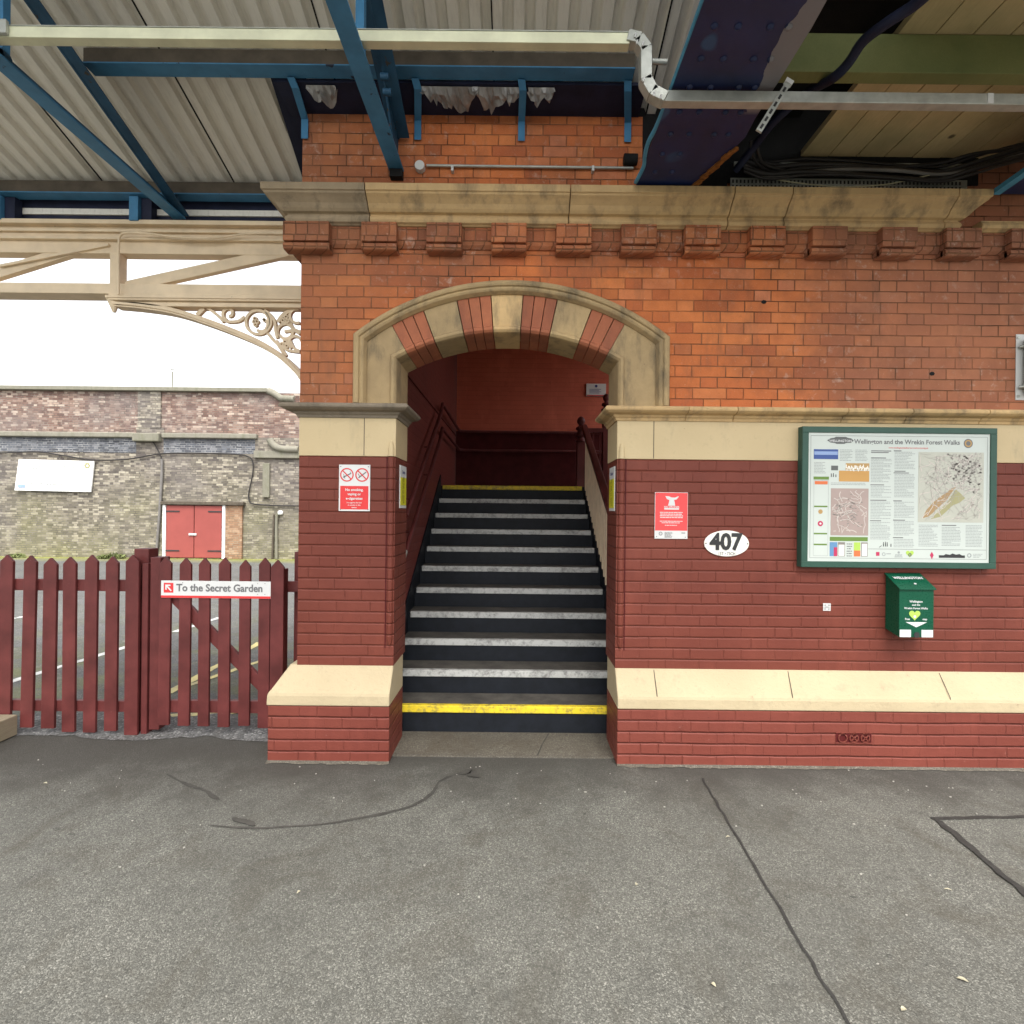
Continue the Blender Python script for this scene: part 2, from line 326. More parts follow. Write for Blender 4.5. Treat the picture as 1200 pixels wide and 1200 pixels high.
# ------------------------------------------------------------------ mesh helpers
class MB:
    def __init__(s): s.v = []; s.f = []; s.sm = []
    def add(s, vs, fs, smooth=False):
        o = len(s.v); s.v += [Vector(v) for v in vs]; s.f += [tuple(i+o for i in f) for f in fs]; s.sm += [smooth]*len(fs); return s
    def box(s, x0, x1, y0, y1, z0, z1):
        v = [(x, y, z) for x in (x0, x1) for y in (y0, y1) for z in (z0, z1)]
        return s.add(v, [(0, 1, 3, 2), (4, 6, 7, 5), (0, 4, 5, 1), (2, 3, 7, 6), (0, 2, 6, 4), (1, 5, 7, 3)])
    def obox(s, a, b, wd, ht, up=(0, 0, 1)):
        a = Vector(a); b = Vector(b); d = (b-a).normalized(); side = d.cross(Vector(up)).normalized(); u = side.cross(d).normalized()
        v = []
        for p in (a, b):
            for i, j in ((-1, -1), (1, -1), (1, 1), (-1, 1)): v.append(p+side*wd/2*i+u*ht/2*j)
        return s.add(v, [(3, 2, 1, 0), (4, 5, 6, 7), (0, 1, 5, 4), (1, 2, 6, 5), (2, 3, 7, 6), (3, 0, 4, 7)])
    def prism(s, pts, y0, y1):            # outline in XZ, pushed along Y
        n = len(pts); v = [(x, y0, z) for x, z in pts]+[(x, y1, z) for x, z in pts]
        return s.add(v, [tuple(range(n)), tuple(range(2*n-1, n-1, -1))]+[(i, i+n, (i+1) % n+n, (i+1) % n) for i in range(n)])
    def prism_map(s, pts, f0, f1):        # outline through two mapping functions
        n = len(pts); v = [f0(*p) for p in pts]+[f1(*p) for p in pts]
        return s.add(v, [tuple(range(n)), tuple(range(2*n-1, n-1, -1))]+[(i, i+n, (i+1) % n+n, (i+1) % n) for i in range(n)])
    def tube(s, pts, r, n=8, caps=True, smooth=True):
        pts = [Vector(p) for p in pts]; L = len(pts); rs = r if isinstance(r, (list, tuple)) else [r]*L
        t = [(pts[min(i+1, L-1)]-pts[max(i-1, 0)]).normalized() for i in range(L)]
        a = Vector((0, 0, 1)) if abs(t[0].z) < .9 else Vector((1, 0, 0)); nrm = (a-t[0]*a.dot(t[0])).normalized(); v = []
        for i in range(L):
            nrm = (nrm-t[i]*nrm.dot(t[i])).normalized(); bn = t[i].cross(nrm)
            for k in range(n):
                q = 2*math.pi*k/n; v.append(pts[i]+(nrm*math.cos(q)+bn*math.sin(q))*rs[i])
        f = [(i*n+k, i*n+(k+1) % n, (i+1)*n+(k+1) % n, (i+1)*n+k) for i in range(L-1) for k in range(n)]
        s.add(v, f, smooth)
        if caps: s.add([v[k] for k in range(n)], [tuple(range(n-1, -1, -1))]); s.add([v[(L-1)*n+k] for k in range(n)], [tuple(range(n))])
        return s
    def lathe(s, c, prof, n=16):
        c = Vector(c); v = []
        for r, z in prof:
            for k in range(n): q = 2*math.pi*k/n; v.append(c+Vector((r*math.cos(q), r*math.sin(q), z)))
        f = [(i*n+k, i*n+(k+1) % n, (i+1)*n+(k+1) % n, (i+1)*n+k) for i in range(len(prof)-1) for k in range(n)]
        return s.add(v, f, True)
    def disc(s, c, rx, rz, th, n=24, ydir=-1):   # faces -Y
        pts = [(c[0]+rx*math.cos(2*math.pi*k/n), c[2]+rz*math.sin(2*math.pi*k/n)) for k in range(n)]
        return s.prism(pts, c[1], c[1]+th)
    def sweep(s, path, prof, closed=True):
        """path: XY polyline; prof: (out, z) list; out is to the right-hand side of travel reversed (outward normal given by left->right = facing -Y)"""
        P = [Vector((p[0], p[1])) for p in path]; n = len(P); offs = []
        for i in range(n):
            ds = []
            if i > 0: ds.append((P[i]-P[i-1]).normalized())
            if i < n-1: ds.append((P[i+1]-P[i]).normalized())
            ns = [Vector((d.y, -d.x)) for d in ds]
            if len(ns) == 1: offs.append(ns[0])
            else: b = (ns[0]+ns[1]); offs.append(b/(b.dot(ns[0])))
        k = len(prof); v = []
        for i in range(n):
            for o, z in prof: q = P[i]+offs[i]*o; v.append((q.x, q.y, z))
        f = []
        for i in range(n-1):
            for j in range(k if closed else k-1):
                j2 = (j+1) % k; f.append((i*k+j, (i+1)*k+j, (i+1)*k+j2, i*k+j2))
        if closed: f += [tuple(range(k)), tuple((n-1)*k+j for j in range(k-1, -1, -1))]
        return s.add(v, f)
    def sweepxz(s, path, prof):
        """path in XZ (list), prof (outward_in_plane, y) closed ring"""
        P = [Vector(p) for p in path]; n = len(P); v = []; k = len(prof)
        for i in range(n):
            ds = []
            if i > 0: ds.append((P[i]-P[i-1]).normalized())
            if i < n-1: ds.append((P[i+1]-P[i]).normalized())
            ns = [Vector((-d.y, d.x)) for d in ds]
            of = ns[0] if len(ns) == 1 else (ns[0]+ns[1])/((ns[0]+ns[1]).dot(ns[0]))
            for o, y in prof: q = P[i]+of*o; v.append((q.x, y, q.y))
        f = [(i*k+j, (i+1)*k+j, (i+1)*k+(j+1) % k, i*k+(j+1) % k) for i in range(n-1) for j in range(k)]
        f += [tuple(range(k)), tuple((n-1)*k+j for j in range(k-1, -1, -1))]
        return s.add(v, f)
    def strap(s, P, wd, y0, y1):
        P = [Vector(p) for p in P]; L = len(P); v = []
        for i in range(L):
            d = P[min(i+1, L-1)]-P[max(i-1, 0)]; d = Vector((d.x, 0, d.z)).normalized(); q = Vector((-d.z, 0, d.x))*wd/2
            for o, y in ((q, y0), (q, y1), (-q, y1), (-q, y0)): v.append((P[i].x+o.x, y, P[i].z+o.z))
        f = [(i*4+j, (i+1)*4+j, (i+1)*4+(j+1) % 4, i*4+(j+1) % 4) for i in range(L-1) for j in range(4)]+[(0, 1, 2, 3), (4*L-1, 4*L-2, 4*L-3, 4*L-4)]
        return s.add(v, f)
    def text(s, body, origin, ux, uz, size, align='CENTER', bold=0.0, spacing=1.0, sx=1.0):
        cu = bpy.data.curves.new('t', 'FONT'); cu.body = body; cu.size = size; cu.align_x = align; cu.offset = bold; cu.space_character = spacing
        cu.resolution_u = 3
        ob = bpy.data.objects.new('t', cu); me = ob.to_mesh()
        ux = Vector(ux); uz = Vector(uz); o = Vector(origin)
        s.add([o+ux*v.co.x*sx+uz*v.co.y for v in me.vertices], [tuple(p.vertices) for p in me.polygons])
        ob.to_mesh_clear(); bpy.data.objects.remove(ob); bpy.data.curves.remove(cu); return s
    def build(s, name, mat, parent=None, bevel=0, seg=2, recalc=True):
        org = Vector((0, 0, 0))
        if parent is not None:
            q = parent
            while q is not None: org += q.location; q = q.parent
        me = bpy.data.meshes.new(name); me.from_pydata([v-org for v in s.v], [], s.f); me.polygons.foreach_set('use_smooth', s.sm)
        if recalc:
            b = bmesh.new(); b.from_mesh(me); bmesh.ops.recalc_face_normals(b, faces=b.faces); b.to_mesh(me); b.free()
        me.update()
        ob = bpy.data.objects.new(name, me); COL.objects.link(ob); ob.data.materials.append(MT[mat] if isinstance(mat, str) else mat)
        if parent is not None: ob.parent = parent
        if bevel:
            md = ob.modifiers.new('bevel', 'BEVEL'); md.width = bevel; md.segments = seg; md.limit_method = 'ANGLE'; md.angle_limit = R(30)
        return ob
def tag(o, label, cat, group=None, kind=None):
    if label: o['label'] = label
    if cat: o['category'] = cat
    if group: o['group'] = group
    if kind: o['kind'] = kind
    return o
def thing(name, label, cat, loc, group=None):
    o = bpy.data.objects.new(name, None); COL.objects.link(o); o.location = loc; o.empty_display_size = .1
    return tag(o, label, cat, group)
def copy_tree(root, loc, label, group=None):
    r = root.copy(); COL.objects.link(r); r.location = loc; r['label'] = label
    if group: r['group'] = group
    for ch in list(root.children):
        c = ch.copy(); COL.objects.link(c); c.parent = r
        for g in list(ch.children):
            d = g.copy(); COL.objects.link(d); d.parent = c
    return r
def struct(ob, label=None): ob['kind'] = 'structure'; return ob
def jit(a): return random.uniform(-a, a)
def smooth_path(pts, sub=6):
    pts = [Vector(p) for p in pts]; out = []
    for i in range(len(pts)-1):
        p0 = pts[max(i-1, 0)]; p1 = pts[i]; p2 = pts[i+1]; p3 = pts[min(i+2, len(pts)-1)]
        for k in range(sub):
            t = k/sub; out.append(.5*((2*p1)+(-p0+p2)*t+(2*p0-5*p1+4*p2-p3)*t*t+(-p0+3*p1-3*p2+p3)*t**3))
    out.append(pts[-1]); return out

WY = 3.50; BY = 3.86       # wall face, back of the wall
XL, XOL, XOR, XR = -1.493, -.835, .680, 5.6   # pier left, opening left, opening right, right end

# ================================================================== GROUND
g = MB(); g.add([(-150, -60, -.008), (150, -60, -.008), (150, 250, -.008), (-150, 250, -.008)], [(0, 1, 2, 3)])
struct(g.build('ground', 'carpark'))
# platform surface: ragged edge towards the car park
edge = []
x = -9.0
while x < XL-.12: edge.append((x, 3.90+.05*math.sin(x*3.1)+jit(.02))); x += .07
pl = [(-9, -6), (9, -6), (9, 3.62), (-1.45, 3.62), (-1.45, 3.9)]+edge[::-1]
v = [(a, b, 0) for a, b in pl]; g = MB(); g.add(v, [tuple(range(len(v)))]); struct(g.build('platform', 'asphalt'))
g = MB(); gp = []
n = 40
for i in range(n+1): gp.append((-4.6+i*3.2/n, 3.74+jit(.025)+.03*math.sin(i*.5)))
for i in range(n, -1, -1): gp.append((-4.6+i*3.2/n, 4.16+jit(.06)))
g.add([(a, b, .004) for a, b in gp], [tuple(range(len(gp)))]); struct(g.build('gravel_strip', 'grit'))
g = MB(); g.box(-1.02, .88, 3.50, 3.875, -.05, .012); struct(g.build('threshold_slab', 'concrete'))

def ribbon(pts, wd, z, mat, name, jitter=.25, kind='structure'):
    P = smooth_path([(p[0], p[1], z) for p in pts], 8); L = []; Rr = []; wa = wb = 1.0
    for i, p in enumerate(P):
        d = (P[min(i+1, len(P)-1)]-P[max(i-1, 0)]).normalized(); s_ = Vector((-d.y, d.x, 0)); wa = min(1+jitter, max(1-jitter*.9, wa+jit(jitter*.45))); wb = min(1+jitter, max(1-jitter*.9, wb+jit(jitter*.45)))
        ef = min(1, (min(i, len(P)-1-i)+.3)/4) if jitter > .5 else 1
        L.append(p+s_*wd/2*wa*ef); Rr.append(p-s_*wd/2*wb*ef)
    n = len(P); g = MB(); g.add(L+Rr, [(i, i+1, n+i+1, n+i) for i in range(n-1)]); ob = g.build(name, mat, recalc=False)
    ob.data.flip_normals() if ob.data.polygons[0].normal.z < 0 else None
    ob['kind'] = kind; return ob
def fillet(path, z=.004):
    g = MB(); n = len(path); inner = [(x, y, z+.012) for x, y in path]; outr = [(x, y-.012-.022*random.random(), z) for x, y in path]
    g.add(inner+outr, [(i, i+1, n+i+1, n+i) for i in range(n-1)]); ob = g.build('cement_fillet', 'concrete', recalc=False)
    if ob.data.polygons[0].normal.z < 0: ob.data.flip_normals()
    ob['kind'] = 'structure'
def dense(a, b, n=24, w_=.006): return [(a.x+(b.x-a.x)*i/n+jit(w_), a.y+(b.y-a.y)*i/n+jit(w_)) for i in range(n+1)]
fillet([(XL-.15+i*.03, 3.402) for i in range(28)]); fillet([(XOR+i*.04, 3.402) for i in range(122)])
ribbon(dense(G(823, 912), G(1000, 1212)), .013, .004, 'tar', 'asphalt_joint', .35)
ribbon(dense(G(1092, 960), G(1230, 957), 10, .004), .027, .004, 'tar', 'bitumen_band', .2)
ribbon(dense(G(1100, 963), G(1230, 1072), 14, .006), .036, .007, 'tar', 'bitumen_seam', .3)
ribbon([(G(a, b).x, G(a, b).y) for a, b in ((245, 968), (300, 971), (370, 967), (440, 955), (480, 946), (505, 930), (515, 916), (535, 907), (558, 903))], .022, .004, 'tar_stain', 'curved_stain', .9)
ribbon([(G(a, b).x, G(a, b).y) for a, b in ((272, 960), (281, 963), (291, 964), (299, 969))], .022, .008, 'tar_stain', 'blotch_stain', .9)
ribbon([(G(a, b).x, G(a, b).y) for a, b in ((540, 908), (552, 904), (562, 912))], .07, .008, 'tar_stain', 'blotch_stain', .7)
ribbon([(G(a, b).x, G(a, b).y) for a, b in ((195, 908), (215, 918), (240, 926), (258, 938))], .03, .004, 'tar_stain', 'faint_stain', .9)
ribbon([(G(a, b).x, G(a, b).y) for a, b in ((643, 862), (636, 874), (630, 888))], .010, .016, 'tar_stain', 'slab_crack', .4)
# parking lines
def gline(a, b, wd, mat, name, y=0.0): ribbon(dense(G(*a), G(*b), 12, .01), wd, -.003, mat, name, .12)
gline((0, 802), (150, 757), .09, 'white_worn', 'white_parking_line')
gline((205, 740), (262, 722), .09, 'white_worn', 'white_parking_line')
gline((0, 727), (30, 722), .09, 'white_worn', 'white_parking_line')
gline((196, 812), (306, 752), .09, 'yellow_worn', 'yellow_hatching_line')
gline((210, 806), (312, 772), .07, 'yellow_worn', 'yellow_hatching_line')
gline((100, 846), (318, 830), .08, 'yellow_worn', 'yellow_hatching_line')
gline((60, 872), (170, 838), .08, 'yellow_worn', 'yellow_hatching_line')

# litter flecks and grit: uncountable
g = MB()
for i in range(170):
    x = random.uniform(-5, 5); y = random.uniform(1.4, 3.48) if random.random() < .6 else random.uniform(2.9, 3.40)
    r = random.uniform(.0015, .005)*(1.0 if random.random() < .9 else 1.8); a0 = random.uniform(0, 6.28); k = random.randint(4, 6)
    asp = random.uniform(.35, 1)
    pts = [(x+r*math.cos(a0+6.283*j/k)*(1+jit(.3)), y+r*asp*math.sin(a0+6.283*j/k)*(1+jit(.3))) for j in range(k)]
    h = .004
    g.add([(p[0], p[1], 0) for p in pts]+[(p[0], p[1], h) for p in pts], [tuple(range(k, 2*k))]+[(j, (j+1) % k, k+(j+1) % k, k+j) for j in range(k)])
tag(g.build('grit_specks', 'fleck'), 'tiny pale specks of grit and litter scattered over the platform', 'litter', kind='stuff')
def leaf(px, py, L, wd, ang, label):
    p = G(px, py); g = MB(); pts = []
    for i in range(9):
        t = i/8; pts.append((t*L-L/2, wd/2*math.sin(math.pi*t)**.8, .006+.006*math.sin(t*3.1)))
    back = [(a, -b, c) for a, b, c in pts[1:-1]][::-1]
    allp = pts+back; ca, sa = math.cos(ang), math.sin(ang)
    allp = [Vector((p.x+a*ca-b*sa, p.y+a*sa+b*ca, c)) for a, b, c in allp]
    n = len(allp); low = [q-Vector((0, 0, .0015)) for q in allp]
    g.add(allp+low, [tuple(range(n)), tuple(range(2*n-1, n-1, -1))]+[(i, (i+1) % n, n+(i+1) % n, n+i) for i in range(n)])
    o = g.build('fallen_leaf', 'leaf_pale'); tag(o, label, 'leaf', 'dry leaves on the platform')
leaf(1128, 1150, .034, .013, -.5, 'largest pale dry leaf lying on the asphalt near the lower right corner')
leaf(1059, 1185, .022, .014, .2, 'small pale leaf at the bottom edge right of the asphalt joint')
leaf(746, 1038, .014, .014, .6, 'small square pale scrap on asphalt left of the joint')
leaf(853, 982, .024, .007, .2, 'thin pale sliver lying across the asphalt joint')
leaf(53, 919, .026, .012, 0, 'pale leaf on the asphalt below the left picket fence')
leaf(350, 1047, .018, .010, .9, 'pale leaf on open asphalt in front of the left pier')
leaf(836, 1156, .018, .012, -.8, 'pale curled leaf on asphalt left of the lower end of the joint')
leaf(1111, 1044, .030, .005, -.3, 'thin pale stalk on asphalt below the bitumen seam')

# ================================================================== STAIR BUILDING
B = thing('station_building', 'brick station entrance with sandstone arch, cornice and maroon painted lower walls', 'building', (0, WY, 0))
def wallbox(x0, x1, y0, y1, z0, z1, mat, name='wall'): return MB().box(x0, x1, y0, y1, z0, z1).build(name, mat, B)
# painted lower walls
wallbox(XL, XOL, WY, BY, .62, 2.05, 'brick_mar', 'painted_wall'); wallbox(XOR, XR, WY, BY, .62, 2.05, 'brick_mar', 'painted_wall')
# cream bands (just proud of the brick)
for a, b in ((XL, XOL), (XOR, XR)):
    bd = MB().box(a-.002, b+.002, WY-.004, BY, 2.05, 2.335).build('cream_band', 'cream', B, .004)
for px in (427, 766):
    p = W(px, 510, WY); MB().box(p.x-.002, p.x+.002, WY-.0055, WY, 2.055, 2.31).build('band_joint', 'tar_stain', B)
# stopped rounded corners beside the opening
for cx, s_ in ((XOL-.028, 1), (XOR+.030, -1)):
    MB().tube([(cx, WY-.001, z) for z in (.74, .80, 1.2, 1.7, 2.05)], [.002, .021, .021, .021, .021], 12).build('corner_bead', 'brick_mar', B); MB().tube([(cx, WY-.003, z) for z in (2.051, 2.10, 2.14, 2.16)], [.021, .021, .014, .002], 12).build('corner_bead', 'cream', B)
    MB().box(cx-s_*.030-.004, cx-s_*.030+.004, WY-.0015, WY+.01, .74, 2.048).build('bead_groove', 'maroon_dark', B)
# plinths
PO = .10
for path in ([(XL-.05, BY), (XL-.05, WY), (XOL, WY)], [(XOR, WY), (XR, WY)]):
    MB().sweep(path, [(-.3, 0), (PO, 0), (PO, .378), (-.3, .378)]).build('plinth', 'brick_plinth', B, .007)
    MB().sweep(path, [(-.3, .378), (PO+.004, .378), (PO+.007, .386), (PO+.007, .395), (PO+.005, .445), (PO-.001, .462), (PO-.012, .476), (0.006, .608), (-.002, .624), (-.3, .624)]).build('cream_chamfer', 'cream_plinth', B, .008, 3)
for px, x2 in ((766, 770), (923, 929), (1100, 1114)):
    a = W(px, 785, WY).x; b = W(x2, 828, WY-PO).x
    MB().tube([(a, WY-.004, .612), (b, WY-PO+.004, .478), (b+.003, WY-PO-.005, .385)], .0022, 4).build('chamfer_joint', 'tar_stain', B)
# imposts
IMP = [(-.2, 2.300), (.012, 2.300), (.018, 2.318), (.030, 2.325), (.034, 2.338), (.075, 2.345), (.098, 2.358), (.102, 2.372), (.090, 2.386), (.060, 2.392), (-.2, 2.398)]
IMP = [(o, 2.31+(z-2.30)*1.0) for o, z in IMP]
XJ = XOR
MB().sweep([(XL, BY+.05), (XL, WY), (XOL, WY), (XOL, BY)], IMP).build('impost', 'stone_dark', B, .003)
segs = [W(p, 480, WY).x for p in (802, 858, 984, 1058, 1145)]
last = None
MB().sweep([(XOR, BY), (XOR, WY), (segs[0]-.001, WY)], IMP).build('impost', 'stone', B, .003)
for a, b in zip(segs, segs[1:]+[XR]): MB().sweep([(a+.002, WY), (b-.002, WY)], IMP).build('impost', 'stone', B, .003)

# arch geometry
AC = Vector((-.0775, 1.52))
HI, ZSI, ZCI = .7575, 2.72, 2.910; RI = (HI**2+(ZCI-ZSI)**2)/(2*(ZCI-ZSI)); CI = ZCI-RI
XCI = (XOL+XOR)/2
HO, ZSO, ZCO = 1.076, 2.880, 3.255; RO = (HO**2+(ZCO-ZSO)**2)/(2*(ZCO-ZSO)); CO_ = ZCO-RO; XCO = -.0495
ZB = 2.408
def arc(xc, half, zc, r, x0, x1, n):
    a0 = math.asin(max(-1, min(1, (x0-xc)/r))); a1 = math.asin(max(-1, min(1, (x1-xc)/r)))
    return [(xc+r*math.sin(a0+(a1-a0)*i/n), zc+r*math.cos(a0+(a1-a0)*i/n)) for i in range(n+1)]
def hit(xc, zc, r, ang):       # ray from AC at angle (from vertical, + right) meets circle
    d = Vector((math.sin(ang), math.cos(ang))); o = AC-Vector((xc, zc)); b = o.dot(d); c = o.dot(o)-r*r
    t = -b+math.sqrt(b*b-c); return AC+d*t
HW = .085    # hood width
RO2 = RO-HW
# upper wall with the arch cut out of it
outer = [(XCO-HO, ZB-.01), (XCO-HO, ZSO)]+arc(XCO, HO, CO_, RO, XCO-HO, XCO+HO, 30)[1:]+[(XCO+HO, ZB-.01)]
inset = [(x*.985-.001, z-.012) if i not in (0, len(outer)-1) else (x*.985-.001, z) for i, (x, z) in enumerate(outer)]
poly = [(XL, ZB-.01)]+inset+[(XR, ZB-.01), (XR, 4.39), (XL, 4.39)]
MB().prism(poly, WY, BY).build('upper_wall', 'brick_up', B)
# hood mould
hood = [(XCO-HO, ZB), (XCO-HO, ZSO)]+arc(XCO, HO, CO_, RO, XCO-HO, XCO+HO, 30)[1:]+[(XCO+HO, ZB)]
HP = [(0, WY+.05), (0, WY-.022), (-.010, WY-.040), (-.028, WY-.050), (-.042, WY-.044), (-.047, WY-.030), (-.060, WY-.034), (-.072, WY-.026), (-.080, WY-.008), (-HW, WY+.002), (-HW, WY+.05)]
cuts = [0, 12, 21, len(hood)-1]
for a, b in zip(cuts, cuts[1:]): MB().sweepxz(hood[a:b+1], HP).build('hood_mould', 'stone_arch', B, .002)
# voussoirs: (angle0, angle1, kind)
ANG = [-29.1, -20.7, -12.3, -4.1, 3.6, 11.8, 20.3, 28.9]
KIND = ['b', 's', 'b', 's', 'b', 's', 'b']
RP = [(0, .0), (.010, -.014), (.026, -.022), (.042, -.018), (.050, -.006), (.052, .012), (.066, .012)]   # (outward, dy) of the inner roll
FY = WY+.014
def roll_profile(): return [(0, BY-.0), (0, FY+.02), (.004, FY-.004), (.018, FY-.020), (.034, FY-.020), (.046, FY-.006), (.050, FY+.014), (.050, BY)]
def vous(a0, a1, mat, gap=.0018):
    n = 4; g0 = gap/1.4
    A = [a0+g0+(a1-a0-2*g0)*i/n for i in range(n+1)]
    inn = [hit(XCI, CI, RI, a) for a in A]; mid = [hit(XCI, CI, RI+.046, a) for a in A]; out = [hit(XCO, CO_, RO2+.004, a) for a in A]
    g = MB(); g.prism([tuple(p) for p in mid]+[tuple(p) for p in out[::-1]], FY, BY-.02)
    g.sweepxz([tuple(p) for p in inn], roll_profile()); return g.build('voussoir', mat, B, .002)
for i, k in enumerate(KIND):
    a0, a1 = R(ANG[i]), R(ANG[i+1])
    if k == 's': vous(a0, a1, 'stone_arch' if i != 3 else 'stone', .003)
    else:
        for j in range(3): vous(a0+(a1-a0)*j/3, a0+(a1-a0)*(j+1)/3, 'brick_vou', .0022)
for s_ in (-1, 1):
    aj = R(-29.1 if s_ < 0 else 28.9); hx = XOL if s_ < 0 else XOR; ox = XCO+s_*HO-s_*(HW-.004)
    ash = math.atan2(HI, ZSI-AC.y)*s_
    n = 5
    As = math.atan2(hx-AC.x, ZSI-AC.y)
    inn = [hit(XCI, CI, RI, aj+(As-aj)*i/n) for i in range(n+1)]
    inp = [(p.x, p.y) for p in inn[:-1]]+[(hx, ZSI), (hx, ZB)]
    mid = [hit(XCI, CI, RI+.046, aj+(As-aj)*i/n) for i in range(n)]; midp = [(p.x, p.y) for p in mid]+[(hx+s_*.046, ZSI+.012), (hx+s_*.046, ZB)]
    # outer curve from joint to the shoulder
    oz = CO_+math.sqrt(RO2**2-(ox-XCO)**2)
    Ao = math.atan2(ox-AC.x, oz-AC.y)
    out = [hit(XCO, CO_, RO2+.004, aj+(Ao-aj)*i/n) for i in range(n)]; outp = [(p.x, p.y) for p in out]+[(ox, oz), (ox, ZB)]
    g = MB(); g.prism(midp+outp[::-1], FY, BY-.02)
    path = inp if s_ > 0 else inp[::-1]
    g.sweepxz(path, roll_profile()); g.build('arch_springer', 'stone_arch', B, .002)

# corbel table
band = MB().sweep([(XL, BY), (XL, WY), (XR, WY)], [(-.1, 3.465), (.012, 3.465), (.030, 3.485), (.036, 3.52), (.036, 3.605), (-.1, 3.605)]).build('corbel_course', 'brick_corbel', B, .003)
cx = [365, 444, 520, 596, 672, 748, 823, 899, 971, 1053, 1128, 1204, 1279]
for i, c in enumerate(cx):
    X = (c-CX-3.0)*3.42/600; hw = .117
    a, b = X-hw, X+hw
    if i == 0: a = XL-.088
    yb = WY if i else BY
    g = MB(); g.box(a, b, 3.405+jit(.003), WY, 3.475, 3.604)
    g.tube([(a, 3.437, 3.447), (b, 3.437, 3.447)], .026, 10); g.box(a, b, 3.437, WY, 3.421, 3.47)
    if i == 0: g.box(a, XL, WY, BY, 3.475, 3.604); g.box(a+.03, XL, WY, BY, 3.42, 3.475)
    g.build('corbel', 'brick_corbel', B, .004)
# cornice
CP = [(-.1, 3.600), (.048, 3.600), (.056, 3.606), (.074, 3.612), (.082, 3.628), (.076, 3.646), (.066, 3.656), (.070, 3.664), (.094, 3.668), (.110, 3.682), (.128, 3.705), (.156, 3.728), (.176, 3.742), (.180, 3.752), (.190, 3.756), (.192, 3.800), (.10, 3.808), (-.1, 3.812)]
XCE = 3.06
cj = [(p-CX-4)*3.36/600 for p in (430, 668, 858, 925, 1117)]
MB().sweep([(XL, BY+.1), (XL, WY), (cj[0]-.003, WY)], CP).build('cornice', 'stone_grey', B, .002)
for i, (a, b) in enumerate(zip(cj, cj[1:])): MB().sweep([(a+.003, WY), (b-.003, WY)], CP).build('cornice', 'stone', B, .002)
MB().sweep([(cj[-1]+.0015, WY), (XCE-.19, WY), (XCE-.19, WY+.3)], CP).build('cornice', 'stone', B, .002)
MB().sweep([(XCE+.03, WY), (XR, WY)], CP[:8]+[(-.1, 3.664)]).build('cornice', 'stone', B, .002)
# ragged top joints in the roof line / wall head
# inner room
wallbox(XL, -1.01, BY, 8.6, 0, 4.75, 'maroon_shaded', 'inner_wall')
wallbox(-1.0, 3.4, 8.30, 8.6, 0, 4.75, 'maroon_wall', 'inner_wall')
wallbox(-1.0, 3.4, 8.285, 8.299, 2.0, 2.98, 'maroon_dark', 'dado')
wallbox(-1.009, -.998, BY, 8.284, 2.9, 2.905, 'maroon_dark', 'dado_line')
wallbox(-1.0, 2.5, BY+.001, 8.3, 4.45, 4.6, 'cream', 'ceiling')  # unseen ceiling, coloured cream to bounce light onto the landing
wallbox(1.30, 1.42, BY, 5.6, 0, 4.45, 'maroon_wall', 'inner_wall')
wallbox(2.4, 2.5, BY, 8.3, 0, 2.5, 'maroon_wall', 'inner_wall')  # unseen wall kept low so sky light enters above it
# stopped jamb behind the arch where the stair is wider than the opening
# dado sloping with the flight
sl = .181/.28
g = MB(); zf = lambda y: .205+(y-3.87)*sl
g.add([(-1.008, BY, 0), (-.995, BY, 0), (-.995, BY, zf(BY)+.14), (-1.008, BY, zf(BY)+.14), (-1.008, 6.67, 0), (-.995, 6.67, 0), (-.995, 6.67, zf(6.67)+.14), (-1.008, 6.67, zf(6.67)+.14)],
      [(0, 1, 2, 3), (4, 7, 6, 5), (1, 5, 6, 2), (3, 2, 6, 7), (0, 3, 7, 4), (0, 4, 5, 1)]).build('skirting', 'black', B)

# ------------------------------------------------------------------ staircase
ST = thing('staircase', 'black painted stair flight with white edged steps climbing through the arch', 'stairs', (-.07, 3.87, 0))
for i in range(11):
    y = 3.87+.28*i; z = .205+.181*i; xr = .86 if i > 2 else .79
    x0, x1 = -.994, .862
    if i == 0: x0, x1 = -.98, .86
    st = MB().box(x0, x1, y+.012, y+.30 if i < 10 else 8.29, max(0, z-.181-.06), z-.002).build('step', 'black', ST)
    MB().box(x0+.005, x1-.005, y+.05, (y+.282) if i < 10 else 8.25, z-.001, z+.003).build('tread', 'tread', st)
    MB().box(x0+.02, x1-.02, y, y+.045, z-.048, z+.006).build('nosing', 'nose_y' if i in (0, 10) else 'nose_w', st, .005)
g = MB()   # outer string under the balustrade
zz = lambda y: .205+(y-3.87)*sl
g.add([(.864, 3.9, 0), (.93, 3.9, 0), (.93, 3.9, zz(3.9)+.03), (.864, 3.9, zz(3.9)+.03), (.864, 6.7, 0), (.93, 6.7, 0), (.93, 6.7, zz(6.7)-.02), (.864, 6.7, zz(6.7)-.02)],
      [(0, 1, 2, 3), (4, 7, 6, 5), (1, 5, 6, 2), (3, 2, 6, 7), (0, 3, 7, 4), (0, 4, 5, 1)]).build('string', 'black', ST)
MB().box(.94, 3.35, 6.70, 8.28, 1.84, 2.012).build('landing', 'black', ST)
